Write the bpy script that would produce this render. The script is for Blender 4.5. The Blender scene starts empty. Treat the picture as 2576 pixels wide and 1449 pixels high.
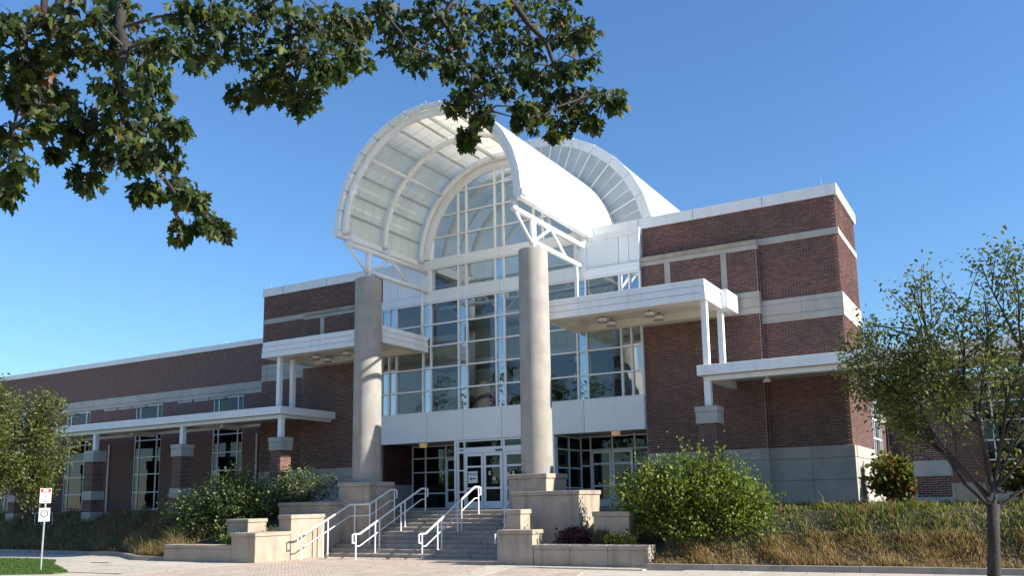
import bpy, math, random
import numpy as np
from mathutils import Vector, Matrix

# ------------------------------------------------------------------ camera, sky, sun, exposure
sc = bpy.context.scene
C = sc.collection
YAW, PITCH, ROLL = 0.50958502, 0.15525157, -0.01960858
FPX, PPX, PPY, W, H = 2174.15, 1336.73, 921.89, 2576.0, 1449.0
EYE = Vector((0, 0, 1.88))
_f = Vector((-math.sin(YAW)*math.cos(PITCH), math.cos(YAW)*math.cos(PITCH), math.sin(PITCH)))
_r0 = Vector((math.cos(YAW), math.sin(YAW), 0)); _u0 = _r0.cross(_f)
_r = math.cos(ROLL)*_r0 + math.sin(ROLL)*_u0
_u = -math.sin(ROLL)*_r0 + math.cos(ROLL)*_u0
cd = bpy.data.cameras.new('camera'); cam = bpy.data.objects.new('camera', cd); C.objects.link(cam)
cam.matrix_world = Matrix(((_r.x,_u.x,-_f.x,EYE.x),(_r.y,_u.y,-_f.y,EYE.y),(_r.z,_u.z,-_f.z,EYE.z),(0,0,0,1)))
cd.sensor_width = 36.0; cd.lens = FPX/W*36.0
cd.shift_x = -(PPX-W/2)/W; cd.shift_y = (PPY-H/2)/W
cd.clip_start = 0.1; cd.clip_end = 3000
sc.camera = cam

SUN_AZ, SUN_EL = math.radians(8.5), math.radians(31.0)      # azimuth from +X towards +Y
sdir = Vector((math.cos(SUN_AZ)*math.cos(SUN_EL), math.sin(SUN_AZ)*math.cos(SUN_EL), math.sin(SUN_EL)))
world = bpy.data.worlds.new('World'); sc.world = world; world.use_nodes = True
nt = world.node_tree; nt.nodes.clear()
sky = nt.nodes.new('ShaderNodeTexSky'); sky.sky_type = 'NISHITA'; sky.sun_disc = False
sky.sun_elevation = SUN_EL; sky.sun_rotation = math.pi/2 - SUN_AZ
sky.altitude = 200; sky.air_density = 1.4; sky.dust_density = 0.0; sky.ozone_density = 10.0
bg = nt.nodes.new('ShaderNodeBackground'); bg.inputs['Strength'].default_value = 0.098
out = nt.nodes.new('ShaderNodeOutputWorld')
nt.links.new(sky.outputs['Color'], bg.inputs['Color']); nt.links.new(bg.outputs['Background'], out.inputs['Surface'])
sl = bpy.data.lights.new('sun', 'SUN'); sl.energy = 5.0; sl.angle = math.radians(0.53); sl.color = (1.0, 0.93, 0.82)
so = bpy.data.objects.new('sun', sl); C.objects.link(so); so.location = (40, 10, 40)
so.rotation_euler = sdir.to_track_quat('Z', 'Y').to_euler()
vs = sc.view_settings; vs.view_transform = 'Standard'; vs.look = 'None'; vs.exposure = 0.95; vs.gamma = 1.0
vs.use_curve_mapping = False
sc.cycles.max_bounces = 8; sc.cycles.transparent_max_bounces = 16

rnd = random.Random(7); rng = np.random.default_rng(11)

# ------------------------------------------------------------------ materials
def new_mat(name):
    m = bpy.data.materials.new(name); m.use_nodes = True
    n = m.node_tree.nodes; l = m.node_tree.links
    return m, n, l, n['Principled BSDF']
def N(n, t, **kw):
    x = n.new(t)
    for k, v in kw.items(): setattr(x, k, v)
    return x
def ramp(n, stops):
    r = n.new('ShaderNodeValToRGB'); e = r.color_ramp.elements
    e[0].position, e[0].color = stops[0][0], (*stops[0][1], 1)
    e[1].position, e[1].color = stops[1][0], (*stops[1][1], 1)
    for p, c in stops[2:]:
        q = e.new(p); q.color = (*c, 1)
    return r
def mix_rgb(n, l, fac, a, b, blend='MIX'):
    x = n.new('ShaderNodeMix'); x.data_type = 'RGBA'; x.blend_type = blend
    for sock, v in ((x.inputs[0], fac), (x.inputs[6], a), (x.inputs[7], b)):
        if hasattr(v, 'is_output'): l.new(v, sock)
        elif isinstance(v, tuple): sock.default_value = (*v, 1) if len(v) == 3 else v
        else: sock.default_value = v
    return x.outputs[2]
def surf(name, c1, c2, scale=3.0, rough=0.7, bump=0.0, bscale=60.0, stretch=(1,1,1), streak=0.0, streak_c=(.1,.09,.08), metal=0.0, spec=None, rnd_piece=0.0):
    """two-tone noise surface with fine relief and optional vertical stains"""
    m, n, l, p = new_mat(name)
    tc = N(n, 'ShaderNodeNewGeometry'); mp = N(n, 'ShaderNodeMapping'); mp.inputs['Scale'].default_value = stretch
    l.new(tc.outputs['Position'], mp.inputs['Vector'])
    nz = N(n, 'ShaderNodeTexNoise'); nz.inputs['Scale'].default_value = scale; nz.inputs['Detail'].default_value = 6; nz.inputs['Roughness'].default_value = .62
    l.new(mp.outputs['Vector'], nz.inputs['Vector'])
    r = ramp(n, [(.32, c1), (.68, c2)]); l.new(nz.outputs['Fac'], r.inputs['Fac'])
    col = r.outputs['Color']
    if streak > 0:
        m2 = N(n, 'ShaderNodeMapping'); m2.inputs['Scale'].default_value = (2.6, 2.6, .32); l.new(tc.outputs['Position'], m2.inputs['Vector'])
        n2 = N(n, 'ShaderNodeTexNoise'); n2.inputs['Scale'].default_value = 1.6; n2.inputs['Detail'].default_value = 5
        l.new(m2.outputs['Vector'], n2.inputs['Vector'])
        r2 = ramp(n, [(.52, (0,0,0)), (.78, (streak,)*3)]); l.new(n2.outputs['Fac'], r2.inputs['Fac'])
        col = mix_rgb(n, l, r2.outputs['Color'], col, streak_c)
    if rnd_piece > 0:
        oi = N(n, 'ShaderNodeObjectInfo'); mr = N(n, 'ShaderNodeMapRange'); mr.inputs['To Min'].default_value = 1-rnd_piece; mr.inputs['To Max'].default_value = 1+rnd_piece*.4
        l.new(oi.outputs['Random'], mr.inputs['Value'])
        hs = N(n, 'ShaderNodeHueSaturation'); l.new(col, hs.inputs['Color']); l.new(mr.outputs['Result'], hs.inputs['Value']); col = hs.outputs['Color']
    l.new(col, p.inputs['Base Color'])
    p.inputs['Roughness'].default_value = rough; p.inputs['Metallic'].default_value = metal
    if spec is not None: p.inputs['Specular IOR Level'].default_value = spec
    if bump > 0:
        n3 = N(n, 'ShaderNodeTexNoise'); n3.inputs['Scale'].default_value = bscale; n3.inputs['Detail'].default_value = 4
        l.new(tc.outputs['Position'], n3.inputs['Vector'])
        b = N(n, 'ShaderNodeBump'); b.inputs['Strength'].default_value = bump; b.inputs['Distance'].default_value = .02
        l.new(n3.outputs['Fac'], b.inputs['Height']); l.new(b.outputs['Normal'], p.inputs['Normal'])
    return m
def glass(name, tint, fac, base_rough=0.0):
    m, n, l, p = new_mat(name); n.remove(p)
    o = n['Material Output']
    t = N(n, 'ShaderNodeBsdfTransparent'); t.inputs['Color'].default_value = (*tint, 1)
    g = N(n, 'ShaderNodeBsdfGlossy'); g.inputs['Roughness'].default_value = base_rough; g.inputs['Color'].default_value = (.9,.95,1,1)
    geo = N(n, 'ShaderNodeNewGeometry'); nz = N(n, 'ShaderNodeTexNoise'); nz.inputs['Scale'].default_value = .9; l.new(geo.outputs['Position'], nz.inputs['Vector'])
    b = N(n, 'ShaderNodeBump'); b.inputs['Strength'].default_value = .025; b.inputs['Distance'].default_value = .15; l.new(nz.outputs['Fac'], b.inputs['Height']); l.new(b.outputs['Normal'], g.inputs['Normal'])
    lw = N(n, 'ShaderNodeFresnel'); lw.inputs['IOR'].default_value = 1.5
    ad = N(n, 'ShaderNodeMath', operation='ADD', use_clamp=True); ad.inputs[1].default_value = fac; l.new(lw.outputs['Fac'], ad.inputs[0])
    mx = N(n, 'ShaderNodeMixShader'); l.new(ad.outputs[0], mx.inputs['Fac']); l.new(t.outputs[0], mx.inputs[1]); l.new(g.outputs[0], mx.inputs[2])
    l.new(mx.outputs[0], o.inputs['Surface'])
    return m
def leafmat(name, stops, trans=.35, rough=.45, tcol=None, spec=.35):
    m, n, l, p = new_mat(name); o = n['Material Output']
    g = N(n, 'ShaderNodeNewGeometry'); oi = N(n, 'ShaderNodeObjectInfo')
    a = N(n, 'ShaderNodeMath', operation='ADD'); l.new(g.outputs['Random Per Island'], a.inputs[0]); l.new(oi.outputs['Random'], a.inputs[1])
    fr = N(n, 'ShaderNodeMath', operation='FRACT'); l.new(a.outputs[0], fr.inputs[0])
    r = ramp(n, stops); l.new(fr.outputs[0], r.inputs['Fac'])
    l.new(r.outputs['Color'], p.inputs['Base Color']); p.inputs['Roughness'].default_value = rough; p.inputs['Specular IOR Level'].default_value = spec
    t = N(n, 'ShaderNodeBsdfTranslucent')
    hs = N(n, 'ShaderNodeHueSaturation'); hs.inputs['Value'].default_value = 1.6; hs.inputs['Saturation'].default_value = 1.1; hs.inputs['Hue'].default_value = .485
    l.new(r.outputs['Color'], hs.inputs['Color']); l.new(hs.outputs['Color'], t.inputs['Color'])
    mx = N(n, 'ShaderNodeMixShader'); mx.inputs['Fac'].default_value = trans
    l.new(p.outputs[0], mx.inputs[1]); l.new(t.outputs[0], mx.inputs[2]); l.new(mx.outputs[0], o.inputs['Surface'])
    return m
def translucent(name, c, trans):
    m, n, l, p = new_mat(name); o = n['Material Output']
    g = N(n, 'ShaderNodeNewGeometry'); nz = N(n, 'ShaderNodeTexNoise'); nz.inputs['Scale'].default_value = 1.2; nz.inputs['Detail'].default_value = 5; l.new(g.outputs['Position'], nz.inputs['Vector'])
    r = ramp(n, [(.3, tuple(x*.9 for x in c)), (.7, c)]); l.new(nz.outputs['Fac'], r.inputs['Fac'])
    oi = N(n, 'ShaderNodeObjectInfo'); mr = N(n, 'ShaderNodeMapRange'); mr.inputs['To Min'].default_value = .93; mr.inputs['To Max'].default_value = 1.03; l.new(oi.outputs['Random'], mr.inputs['Value'])
    hs = N(n, 'ShaderNodeHueSaturation'); l.new(r.outputs['Color'], hs.inputs['Color']); l.new(mr.outputs['Result'], hs.inputs['Value'])
    l.new(hs.outputs['Color'], p.inputs['Base Color']); p.inputs['Roughness'].default_value = .5
    t = N(n, 'ShaderNodeBsdfTranslucent'); l.new(hs.outputs['Color'], t.inputs['Color'])
    mx = N(n, 'ShaderNodeMixShader'); mx.inputs['Fac'].default_value = trans
    l.new(p.outputs[0], mx.inputs[1]); l.new(t.outputs[0], mx.inputs[2]); l.new(mx.outputs[0], o.inputs['Surface'])
    return m
def brick_mat(name):
    m, n, l, p = new_mat(name)
    g = N(n, 'ShaderNodeNewGeometry'); oi = N(n, 'ShaderNodeObjectInfo')
    a = N(n, 'ShaderNodeMath', operation='ADD'); l.new(g.outputs['Random Per Island'], a.inputs[0]); l.new(oi.outputs['Random'], a.inputs[1])
    fr = N(n, 'ShaderNodeMath', operation='FRACT'); l.new(a.outputs[0], fr.inputs[0])
    r = ramp(n, [(0, (.055,.026,.022)), (.35, (.098,.038,.030)), (.75, (.145,.053,.039)), (1, (.20,.078,.055))]); l.new(fr.outputs[0], r.inputs['Fac'])
    nz = N(n, 'ShaderNodeTexNoise'); nz.inputs['Scale'].default_value = .55; nz.inputs['Detail'].default_value = 5; l.new(g.outputs['Position'], nz.inputs['Vector'])
    r2 = ramp(n, [(.33, (.62,.64,.70)), (.52, (.95,.93,.93)), (.68, (1.2,1.1,1.04))]); l.new(nz.outputs['Fac'], r2.inputs['Fac'])
    l.new(mix_rgb(n, l, 1.0, r.outputs['Color'], r2.outputs['Color'], 'MULTIPLY'), p.inputs['Base Color'])
    p.inputs['Roughness'].default_value = .8
    return m
def brick_tex(name):
    """running-bond brick for walls too far away to tell the bricks apart (coursing along X and Z)"""
    m, n, l, p = new_mat(name)
    g = N(n, 'ShaderNodeNewGeometry'); sx = N(n, 'ShaderNodeSeparateXYZ'); l.new(g.outputs['Position'], sx.inputs[0])
    cx = N(n, 'ShaderNodeCombineXYZ'); ad = N(n, 'ShaderNodeMath', operation='ADD'); l.new(sx.outputs['X'], ad.inputs[0]); l.new(sx.outputs['Y'], ad.inputs[1])
    l.new(ad.outputs[0], cx.inputs['X']); l.new(sx.outputs['Z'], cx.inputs['Y'])
    b = N(n, 'ShaderNodeTexBrick'); b.offset = .5
    b.inputs['Color1'].default_value = (.075,.033,.029,1); b.inputs['Color2'].default_value = (.145,.055,.042,1); b.inputs['Mortar'].default_value = (.40,.30,.265,1)
    b.inputs['Scale'].default_value = 1; b.inputs['Mortar Size'].default_value = .006; b.inputs['Brick Width'].default_value = .2; b.inputs['Row Height'].default_value = .06; b.inputs['Bias'].default_value = -.1
    l.new(cx.outputs[0], b.inputs['Vector']); l.new(b.outputs['Color'], p.inputs['Base Color']); p.inputs['Roughness'].default_value = .85
    bp = N(n, 'ShaderNodeBump'); bp.invert = True; bp.inputs['Strength'].default_value = .6; bp.inputs['Distance'].default_value = .01; l.new(b.outputs['Fac'], bp.inputs['Height']); l.new(bp.outputs['Normal'], p.inputs['Normal'])
    return m
def paver_mat(name):
    m, n, l, p = new_mat(name)
    g = N(n, 'ShaderNodeNewGeometry'); mp = N(n, 'ShaderNodeMapping'); mp.inputs['Rotation'].default_value = (0,0,math.radians(45)); l.new(g.outputs['Position'], mp.inputs['Vector'])
    b = N(n, 'ShaderNodeTexBrick'); b.offset = .5
    b.inputs['Color1'].default_value = (.45,.36,.285,1); b.inputs['Color2'].default_value = (.53,.43,.35,1); b.inputs['Mortar'].default_value = (.30,.245,.2,1)
    b.inputs['Scale'].default_value = 1; b.inputs['Mortar Size'].default_value = .007; b.inputs['Brick Width'].default_value = .21; b.inputs['Row Height'].default_value = .105
    l.new(mp.outputs[0], b.inputs['Vector'])
    nz = N(n, 'ShaderNodeTexNoise'); nz.inputs['Scale'].default_value = 1.3; nz.inputs['Detail'].default_value = 5; l.new(g.outputs['Position'], nz.inputs['Vector'])
    r2 = ramp(n, [(.35, (.86,.86,.86)), (.65, (1.08,1.06,1.04))]); l.new(nz.outputs['Fac'], r2.inputs['Fac'])
    l.new(mix_rgb(n, l, 1.0, b.outputs['Color'], r2.outputs['Color'], 'MULTIPLY'), p.inputs['Base Color']); p.inputs['Roughness'].default_value = .85
    bp = N(n, 'ShaderNodeBump'); bp.invert = True; bp.inputs['Strength'].default_value = .5; bp.inputs['Distance'].default_value = .008; l.new(b.outputs['Fac'], bp.inputs['Height']); l.new(bp.outputs['Normal'], p.inputs['Normal'])
    return m
def plain(name, c, rough=.5, emit=0.0, ec=None):
    m, n, l, p = new_mat(name); p.inputs['Base Color'].default_value = (*c, 1); p.inputs['Roughness'].default_value = rough
    if emit > 0: p.inputs['Emission Color'].default_value = (*(ec or c), 1); p.inputs['Emission Strength'].default_value = emit
    return m

M = {}
M['white'] = surf('white_painted_metal', (.76,.77,.77), (.83,.83,.82), 1.1, .42, .05, 7, streak=.34, streak_c=(.46,.45,.41))
M['white_rail'] = surf('white_rail_paint', (.74,.75,.76), (.80,.80,.80), 4, .35)
M['panel'] = surf('pale_aluminium_panel', (.76,.79,.80), (.82,.84,.84), .8, .42, streak=.10, streak_c=(.4,.42,.44), rnd_piece=.05)
M['lime'] = surf('limestone', (.31,.255,.195), (.44,.37,.29), 1.6, .8, .3, 60, streak=.65, streak_c=(.15,.135,.115), rnd_piece=.08)
M['lime_grey'] = surf('grey_limestone', (.37,.345,.305), (.47,.44,.395), 1.3, .8, .18, 70, streak=.3, streak_c=(.2,.2,.19), rnd_piece=.06)
M['concrete'] = surf('column_concrete', (.29,.272,.245), (.39,.368,.33), 1.4, .82, .35, 50, streak=.5, streak_c=(.22,.205,.185))
M['steps'] = surf('weathered_stair_stone', (.24,.205,.17), (.37,.32,.265), 2.2, .85, .35, 45, rnd_piece=.12)
M['pave'] = surf('sidewalk_concrete', (.42,.37,.30), (.52,.465,.385), 1.2, .88, .25, 80, rnd_piece=.07)
M['kerb'] = surf('kerb_stone', (.26,.22,.185), (.38,.33,.28), 2.2, .85, .3, 60, rnd_piece=.1)
M['paver'] = paver_mat('brick_pavers')
M['mortar'] = surf('brick_mortar', (.36,.265,.23), (.46,.35,.305), 3, .9, .2, 90)
M['brick'] = brick_mat('red_brown_brick')
M['brickwall'] = brick_tex('distant_brickwork')
M['glass'] = glass('window_glass', (.66,.73,.72), .05)
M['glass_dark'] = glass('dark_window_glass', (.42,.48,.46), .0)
M['glass_mirror'] = glass('reflective_glass', (.4,.46,.48), .42)
M['vault_in'] = translucent('translucent_vault_panel', (1.0,.92,.73), .52)
M['fan'] = translucent('fan_panel_sheet', (.56,.61,.63), .2)
M['vault_skin'] = translucent('vault_roof_sheet', (.92,.92,.90), .5)
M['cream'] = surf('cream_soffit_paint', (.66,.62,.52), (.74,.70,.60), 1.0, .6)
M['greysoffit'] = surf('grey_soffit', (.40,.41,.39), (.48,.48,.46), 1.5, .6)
M['dark'] = surf('dark_gasket', (.025,.025,.028), (.04,.04,.045), 4, .5)
M['interior'] = surf('pale_green_plaster', (.33,.36,.29), (.40,.43,.35), .6, .8)
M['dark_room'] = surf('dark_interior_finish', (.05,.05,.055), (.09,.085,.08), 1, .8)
M['floor_in'] = surf('interior_floor', (.16,.13,.10), (.22,.18,.14), 1, .4)
M['soil'] = surf('planting_soil', (.025,.024,.012), (.055,.052,.025), 3, .95, .5, 20)
M['lawn'] = surf('lawn_ground', (.035,.075,.015), (.06,.11,.025), 4, .95, .4, 40)
M['asphalt'] = surf('asphalt', (.045,.045,.047), (.07,.07,.07), 2, .9, .4, 120)
M['bark'] = surf('tree_bark', (.045,.036,.03), (.10,.082,.07), 9, .9, .7, 30, stretch=(1,1,.3))
M['bark_shaded'] = surf('shaded_tree_bark', (.018,.015,.013), (.045,.038,.034), 9, .9, .7, 30, stretch=(1,1,.3))  # darker copy of the tree bark, crown shade put into the colour
M['twig'] = surf('twig_bark', (.05,.04,.032), (.09,.075,.06), 9, .9)
M['steel'] = surf('galvanised_steel', (.42,.43,.44), (.52,.53,.54), 6, .45, metal=.7)
M['sign_white'] = plain('sign_white', (.8,.8,.8), .4); M['sign_red'] = plain('sign_red', (.55,.03,.04), .4); M['sign_black'] = plain('sign_black', (.02,.02,.03), .5)
M['ink_blue'] = plain('poster_ink_blue', (.03,.04,.25), .6)
M['amber'] = plain('amber_lamp_glass', (.65,.48,.30), .4, .12, (1,.65,.35)); M['lampglass'] = plain('frosted_lamp_glass', (.72,.70,.62), .4)
M['machine'] = plain('black_plastic', (.02,.02,.023), .4); M['machine_blue'] = plain('blue_shell', (.03,.05,.12), .4); M['machine_red'] = plain('red_shell', (.3,.02,.02), .4)
M['maple'] = leafmat('maple_leaf', [(0,(.014,.026,.008)), (.45,(.026,.046,.011)), (.82,(.05,.078,.017)), (.93,(.09,.125,.022)), (.985,(.13,.16,.03)), (.9995,(.2,.07,.02))], .48, .5, spec=.35)
M['oak'] = leafmat('young_tree_leaf', [(0,(.045,.062,.017)), (.5,(.082,.108,.024)), (.9,(.13,.155,.034)), (1,(.22,.2,.04))], .33)
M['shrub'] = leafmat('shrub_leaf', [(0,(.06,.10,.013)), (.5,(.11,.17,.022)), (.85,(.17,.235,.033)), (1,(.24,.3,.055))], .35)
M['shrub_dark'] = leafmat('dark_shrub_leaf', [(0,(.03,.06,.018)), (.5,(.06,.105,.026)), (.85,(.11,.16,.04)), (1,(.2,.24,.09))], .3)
M['hydrangea'] = leafmat('autumn_shrub_leaf', [(0,(.05,.075,.018)), (.5,(.10,.125,.025)), (.8,(.18,.17,.035)), (.94,(.2,.11,.035)), (1,(.2,.06,.03))], .35)
M['redleaf'] = leafmat('burgundy_leaf', [(0,(.035,.008,.012)), (.6,(.09,.018,.024)), (1,(.22,.04,.05))], .25)
M['yellow'] = leafmat('yellow_flower', [(0,(.25,.27,.03)), (.3,(.5,.42,.03)), (1,(.75,.6,.04))], .3)
M['lowgreen'] = leafmat('bright_ground_cover', [(0,(.10,.15,.02)), (1,(.24,.28,.05))], .35)
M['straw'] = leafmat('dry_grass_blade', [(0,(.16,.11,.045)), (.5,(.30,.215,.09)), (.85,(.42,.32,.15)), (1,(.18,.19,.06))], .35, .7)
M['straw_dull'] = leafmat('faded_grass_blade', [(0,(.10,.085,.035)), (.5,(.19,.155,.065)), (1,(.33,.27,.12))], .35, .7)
M['greengrass'] = leafmat('green_grass_blade', [(0,(.05,.085,.015)), (.5,(.10,.15,.025)), (.85,(.16,.2,.04)), (1,(.27,.24,.08))], .4, .6)
M['lawnblade'] = leafmat('lawn_blade', [(0,(.035,.085,.012)), (.6,(.06,.13,.02)), (1,(.13,.19,.04))], .35, .6)

# ------------------------------------------------------------------ mesh helpers
class MB:
    def __init__(s): s.v = []; s.f = []
    def add(s, vs, fs):
        o = len(s.v); s.v.extend(tuple(map(float, x)) for x in vs); s.f.extend(tuple(i+o for i in f) for f in fs); return s
    def box(s, x0, x1, y0, y1, z0, z1):
        return s.add([(x0,y0,z0),(x1,y0,z0),(x1,y1,z0),(x0,y1,z0),(x0,y0,z1),(x1,y0,z1),(x1,y1,z1),(x0,y1,z1)],
                     [(0,3,2,1),(4,5,6,7),(0,1,5,4),(1,2,6,5),(2,3,7,6),(3,0,4,7)])
    def bbox(s, x0, x1, y0, y1, z0, z1, b=.012):
        """box with chamfered edges"""
        vs = []; 
        for z, i in ((z0, b), (z0+b, 0), (z1-b, 0), (z1, b)):
            vs += [(x0+i+b*(i==0),y0+i,z),(x1-i-b*(i==0),y0+i,z),(x1-i,y0+i+b*(i==0),z),(x1-i,y1-i-b*(i==0),z),(x1-i-b*(i==0),y1-i,z),(x0+i+b*(i==0),y1-i,z),(x0+i,y1-i-b*(i==0),z),(x0+i,y0+i+b*(i==0),z)]
        fs = [tuple(range(7,-1,-1)), tuple(range(24,32))]
        for k in range(3):
            for j in range(8):
                fs.append((k*8+j, k*8+(j+1)%8, (k+1)*8+(j+1)%8, (k+1)*8+j))
        return s.add(vs, fs)
    def tube(s, pts, r, n=8, cap=True):
        pts = [Vector(p) for p in pts]; rs = r if isinstance(r, (list, tuple)) else [r]*len(pts)
        rings = []; prev = None
        for i, p in enumerate(pts):
            a = pts[max(i-1,0)]; b = pts[min(i+1,len(pts)-1)]; d = (b-a).normalized()
            if prev is None: ref = Vector((0,0,1)) if abs(d.z) < .9 else Vector((1,0,0))
            else: ref = prev
            x = d.cross(ref); 
            if x.length < 1e-5: x = d.orthogonal()
            x.normalize(); y = x.cross(d); prev = y
            rings.append([p + rs[i]*(math.cos(2*math.pi*k/n)*x + math.sin(2*math.pi*k/n)*y) for k in range(n)])
        vs = [v for R in rings for v in R]; fs = []
        for i in range(len(pts)-1):
            for k in range(n): fs.append((i*n+k, (i+1)*n+k, (i+1)*n+(k+1)%n, i*n+(k+1)%n))
        if cap: fs.append(tuple(range(n))); fs.append(tuple((len(pts)-1)*n+k for k in range(n-1,-1,-1)))
        return s.add(vs, fs)
    def prism_y(s, poly, y0, y1):
        """polygon in (x,z), extruded along y"""
        n = len(poly)
        return s.add([(x,y0,z) for x,z in poly]+[(x,y1,z) for x,z in poly], [tuple(range(n)), tuple(range(2*n-1,n-1,-1))]+[(i,i+n,(i+1)%n+n,(i+1)%n) for i in range(n)])
    def prism_z(s, poly, z0, z1):
        n = len(poly)
        return s.add([(x,y,z0) for x,y in poly]+[(x,y,z1) for x,y in poly], [tuple(range(n-1,-1,-1)), tuple(range(n,2*n))]+[(i,(i+1)%n,(i+1)%n+n,i+n) for i in range(n)])
    def arc(s, cx, cz, r0, r1, y0, y1, a0, a1, n=24):
        """ring segment in the XZ plane (angle from +X), extruded along y"""
        vs = []; fs = []
        for i in range(n+1):
            a = a0+(a1-a0)*i/n; c, q = math.cos(a), math.sin(a)
            vs += [(cx+r0*c,y0,cz+r0*q),(cx+r1*c,y0,cz+r1*q),(cx+r1*c,y1,cz+r1*q),(cx+r0*c,y1,cz+r0*q)]
        for i in range(n):
            for k in range(4): fs.append((i*4+k, i*4+(k+1)%4, i*4+4+(k+1)%4, i*4+4+k))
        fs += [(0,3,2,1), (n*4, n*4+1, n*4+2, n*4+3)]
        return s.add(vs, fs)
    def mesh(s, name, smooth=False):
        me = bpy.data.meshes.new(name); me.from_pydata(s.v, [], s.f); me.update()
        if smooth: me.polygons.foreach_set('use_smooth', [True]*len(me.polygons))
        return me
    def build(s, name, mat, parent=None, smooth=False, fix=False):
        me = s.mesh(name, smooth); return link(name, me, mat, parent)
def link(name, me, mat, parent=None):
    o = bpy.data.objects.new(name, me); C.objects.link(o)
    if mat is not None and not me.materials: me.materials.append(mat)
    if parent is not None: setpar(o, parent)
    return o
def wloc(o):
    return o.location.copy() if o.parent is None else wloc(o.parent)+o.matrix_parent_inverse.translation+o.location
def setpar(o, p):
    w = wloc(p); o.parent = p; o.matrix_parent_inverse = Matrix.Translation(-w)
def tag(o, label=None, cat=None, group=None, kind=None):
    if label: o['label'] = label
    if cat: o['category'] = cat
    if group: o['group'] = group
    if kind: o['kind'] = kind
    return o
def thing(name, loc, label, cat, group=None):
    o = bpy.data.objects.new(name, None); C.objects.link(o); o.location = loc; o.empty_display_size = .3
    return tag(o, label, cat, group)
def bx(name, mat, parent, x0, x1, y0, y1, z0, z1, b=0):
    m = MB(); (m.bbox(x0,x1,y0,y1,z0,z1,b) if b else m.box(x0,x1,y0,y1,z0,z1)); return m.build(name, mat, parent)
def np_mesh(name, V, F):
    """V (n,3), F (m,k) equal-sided faces"""
    me = bpy.data.meshes.new(name); n, m, k = len(V), len(F), F.shape[1]
    me.vertices.add(n); me.vertices.foreach_set('co', V.astype(np.float32).ravel())
    me.loops.add(m*k); me.loops.foreach_set('vertex_index', F.astype(np.int32).ravel())
    me.polygons.add(m); me.polygons.foreach_set('loop_start', np.arange(0, m*k, k, dtype=np.int32))
    me.update(calc_edges=True); me.validate(); return me
def smooth_by_angle(o, a=30):
    me = o.data; me.polygons.foreach_set('use_smooth', [True]*len(me.polygons))
    try: me.set_sharp_from_angle(angle=math.radians(a))
    except Exception: pass

# ------------------------------------------------------------------ ground
def sstep(t): t = min(max(t, 0.0), 1.0); return t*t*(3-2*t)
FRONT = [(-90,24.6),(-41.5,23.95),(-32.5,23.45),(-29.2,21.8),(-22.8,21.8),(-14.0,23.15),(-9.2,23.15),(-9.0,22.75),(0,23.25),(30,23.9)]
def front(x):
    for (a, b), (c, d) in zip(FRONT, FRONT[1:]):
        if a <= x <= c: return b+(d-b)*(x-a)/(c-a)
    return FRONT[0][1] if x < FRONT[0][0] else FRONT[-1][1]
def hgt(x, y):
    if -23.3 < x < -13.75: return -.06 if y < 27.9 else 1.5
    f = front(x)
    if y < f: return -.06
    base = .10
    if -12.9 < x < -9.2: base = .44
    if -27.5 < x < -22.8: base = .42
    L = 2.7 if x > -9 else (4.2 if x > -14 else 4.4)
    wob = .06*math.sin(x*1.3)+.05*math.sin(y*2.1+x*.7)
    t = (y-f)/L
    return base+(1.52-base)*sstep(t)+wob*min(1, max(0,t*3))*(1-sstep((t-.7)*3))
def terrain(name, x0, x1, y0, y1, st, mat):
    xs = np.arange(x0, x1+st, st); ys = np.arange(y0, y1+st, st)
    V = np.array([(x, y, hgt(x, y)) for y in ys for x in xs]); nx = len(xs)
    i = np.arange(len(ys)-1)[:,None]*nx + np.arange(nx-1)[None,:]; i = i.ravel()
    F = np.stack([i, i+1, i+1+nx, i+nx], 1)
    o = link(name, np_mesh(name, V, F), mat); tag(o, kind='structure'); smooth_by_angle(o, 50); return o
g = MB().add([(-900,-900,-.10),(900,-900,-.10),(900,900,-.10),(-900,900,-.10)], [(0,1,2,3)]).build('ground', M['lawn']); tag(g, kind='structure')
terrain('planted_slope', -70, 20, 21.0, 33.5, .28, M['soil'])
def flat(name, mat, poly, z, parent=None, th=.05):
    o = MB().prism_z(poly, z-th, z).build(name, mat, parent); 
    if parent is None: tag(o, kind='structure')
    return o
# brick paved plaza, sidewalk slabs and street
flat('brick_plaza', M['paver'], [(-23.2,10.5),(-11.4,10.5),(-13.75,22.4),(-13.9,24.9),(-22.9,24.9),(-22.85,20.4)], 0.0)
flat('brick_plaza', M['paver'], [(-10.9,13),(-8.4,15.5),(-10.4,21.2),(-13.1,22.3)], 0.002)
flat('street', M['asphalt'], [(-300,-30),(300,-30),(300,-20),(-300,-20)], -.06)
walk = flat('sidewalk', M['pave'], [(-90,-18),(40,-18),(40,24.2),(-90,24.9)], -.03)
for a in range(-44, 12, 2):                                    # poured slabs of the walk along the slope
    if -23 < a < -9: continue
    ya = front(a+1)-.28
    x1 = a+1.985 if a+2 > -22 or a+2 < -24 else -23.0
    flat('concrete_slab', M['pave'], [(a, ya-2.3), (x1, ya-2.3), (x1, front(x1)-.26), (a, front(a)-.26)], -.006+.0015*(a%3), walk, .02)
    flat('concrete_slab', M['pave'], [(a, ya-4.6), (x1, ya-4.6), (x1, ya-2.32), (a, ya-2.32)], -.008+.0015*(a%4), walk, .02)
flat('concrete_band', M['pave'], [(-23.1,10.4),(-23.6,10.4),(-23.05,20.3),(-23.0,21.35),(-22.8,21.35),(-22.8,20.3)], .004, walk)
flat('concrete_band', M['pave'], [(-13.8,22.9),(-9.1,22.75),(-9.1,22.2),(-13.1,22.3),(-11.0,13),(-11.6,13),(-14.0,22.3)], .006, walk)
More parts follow.
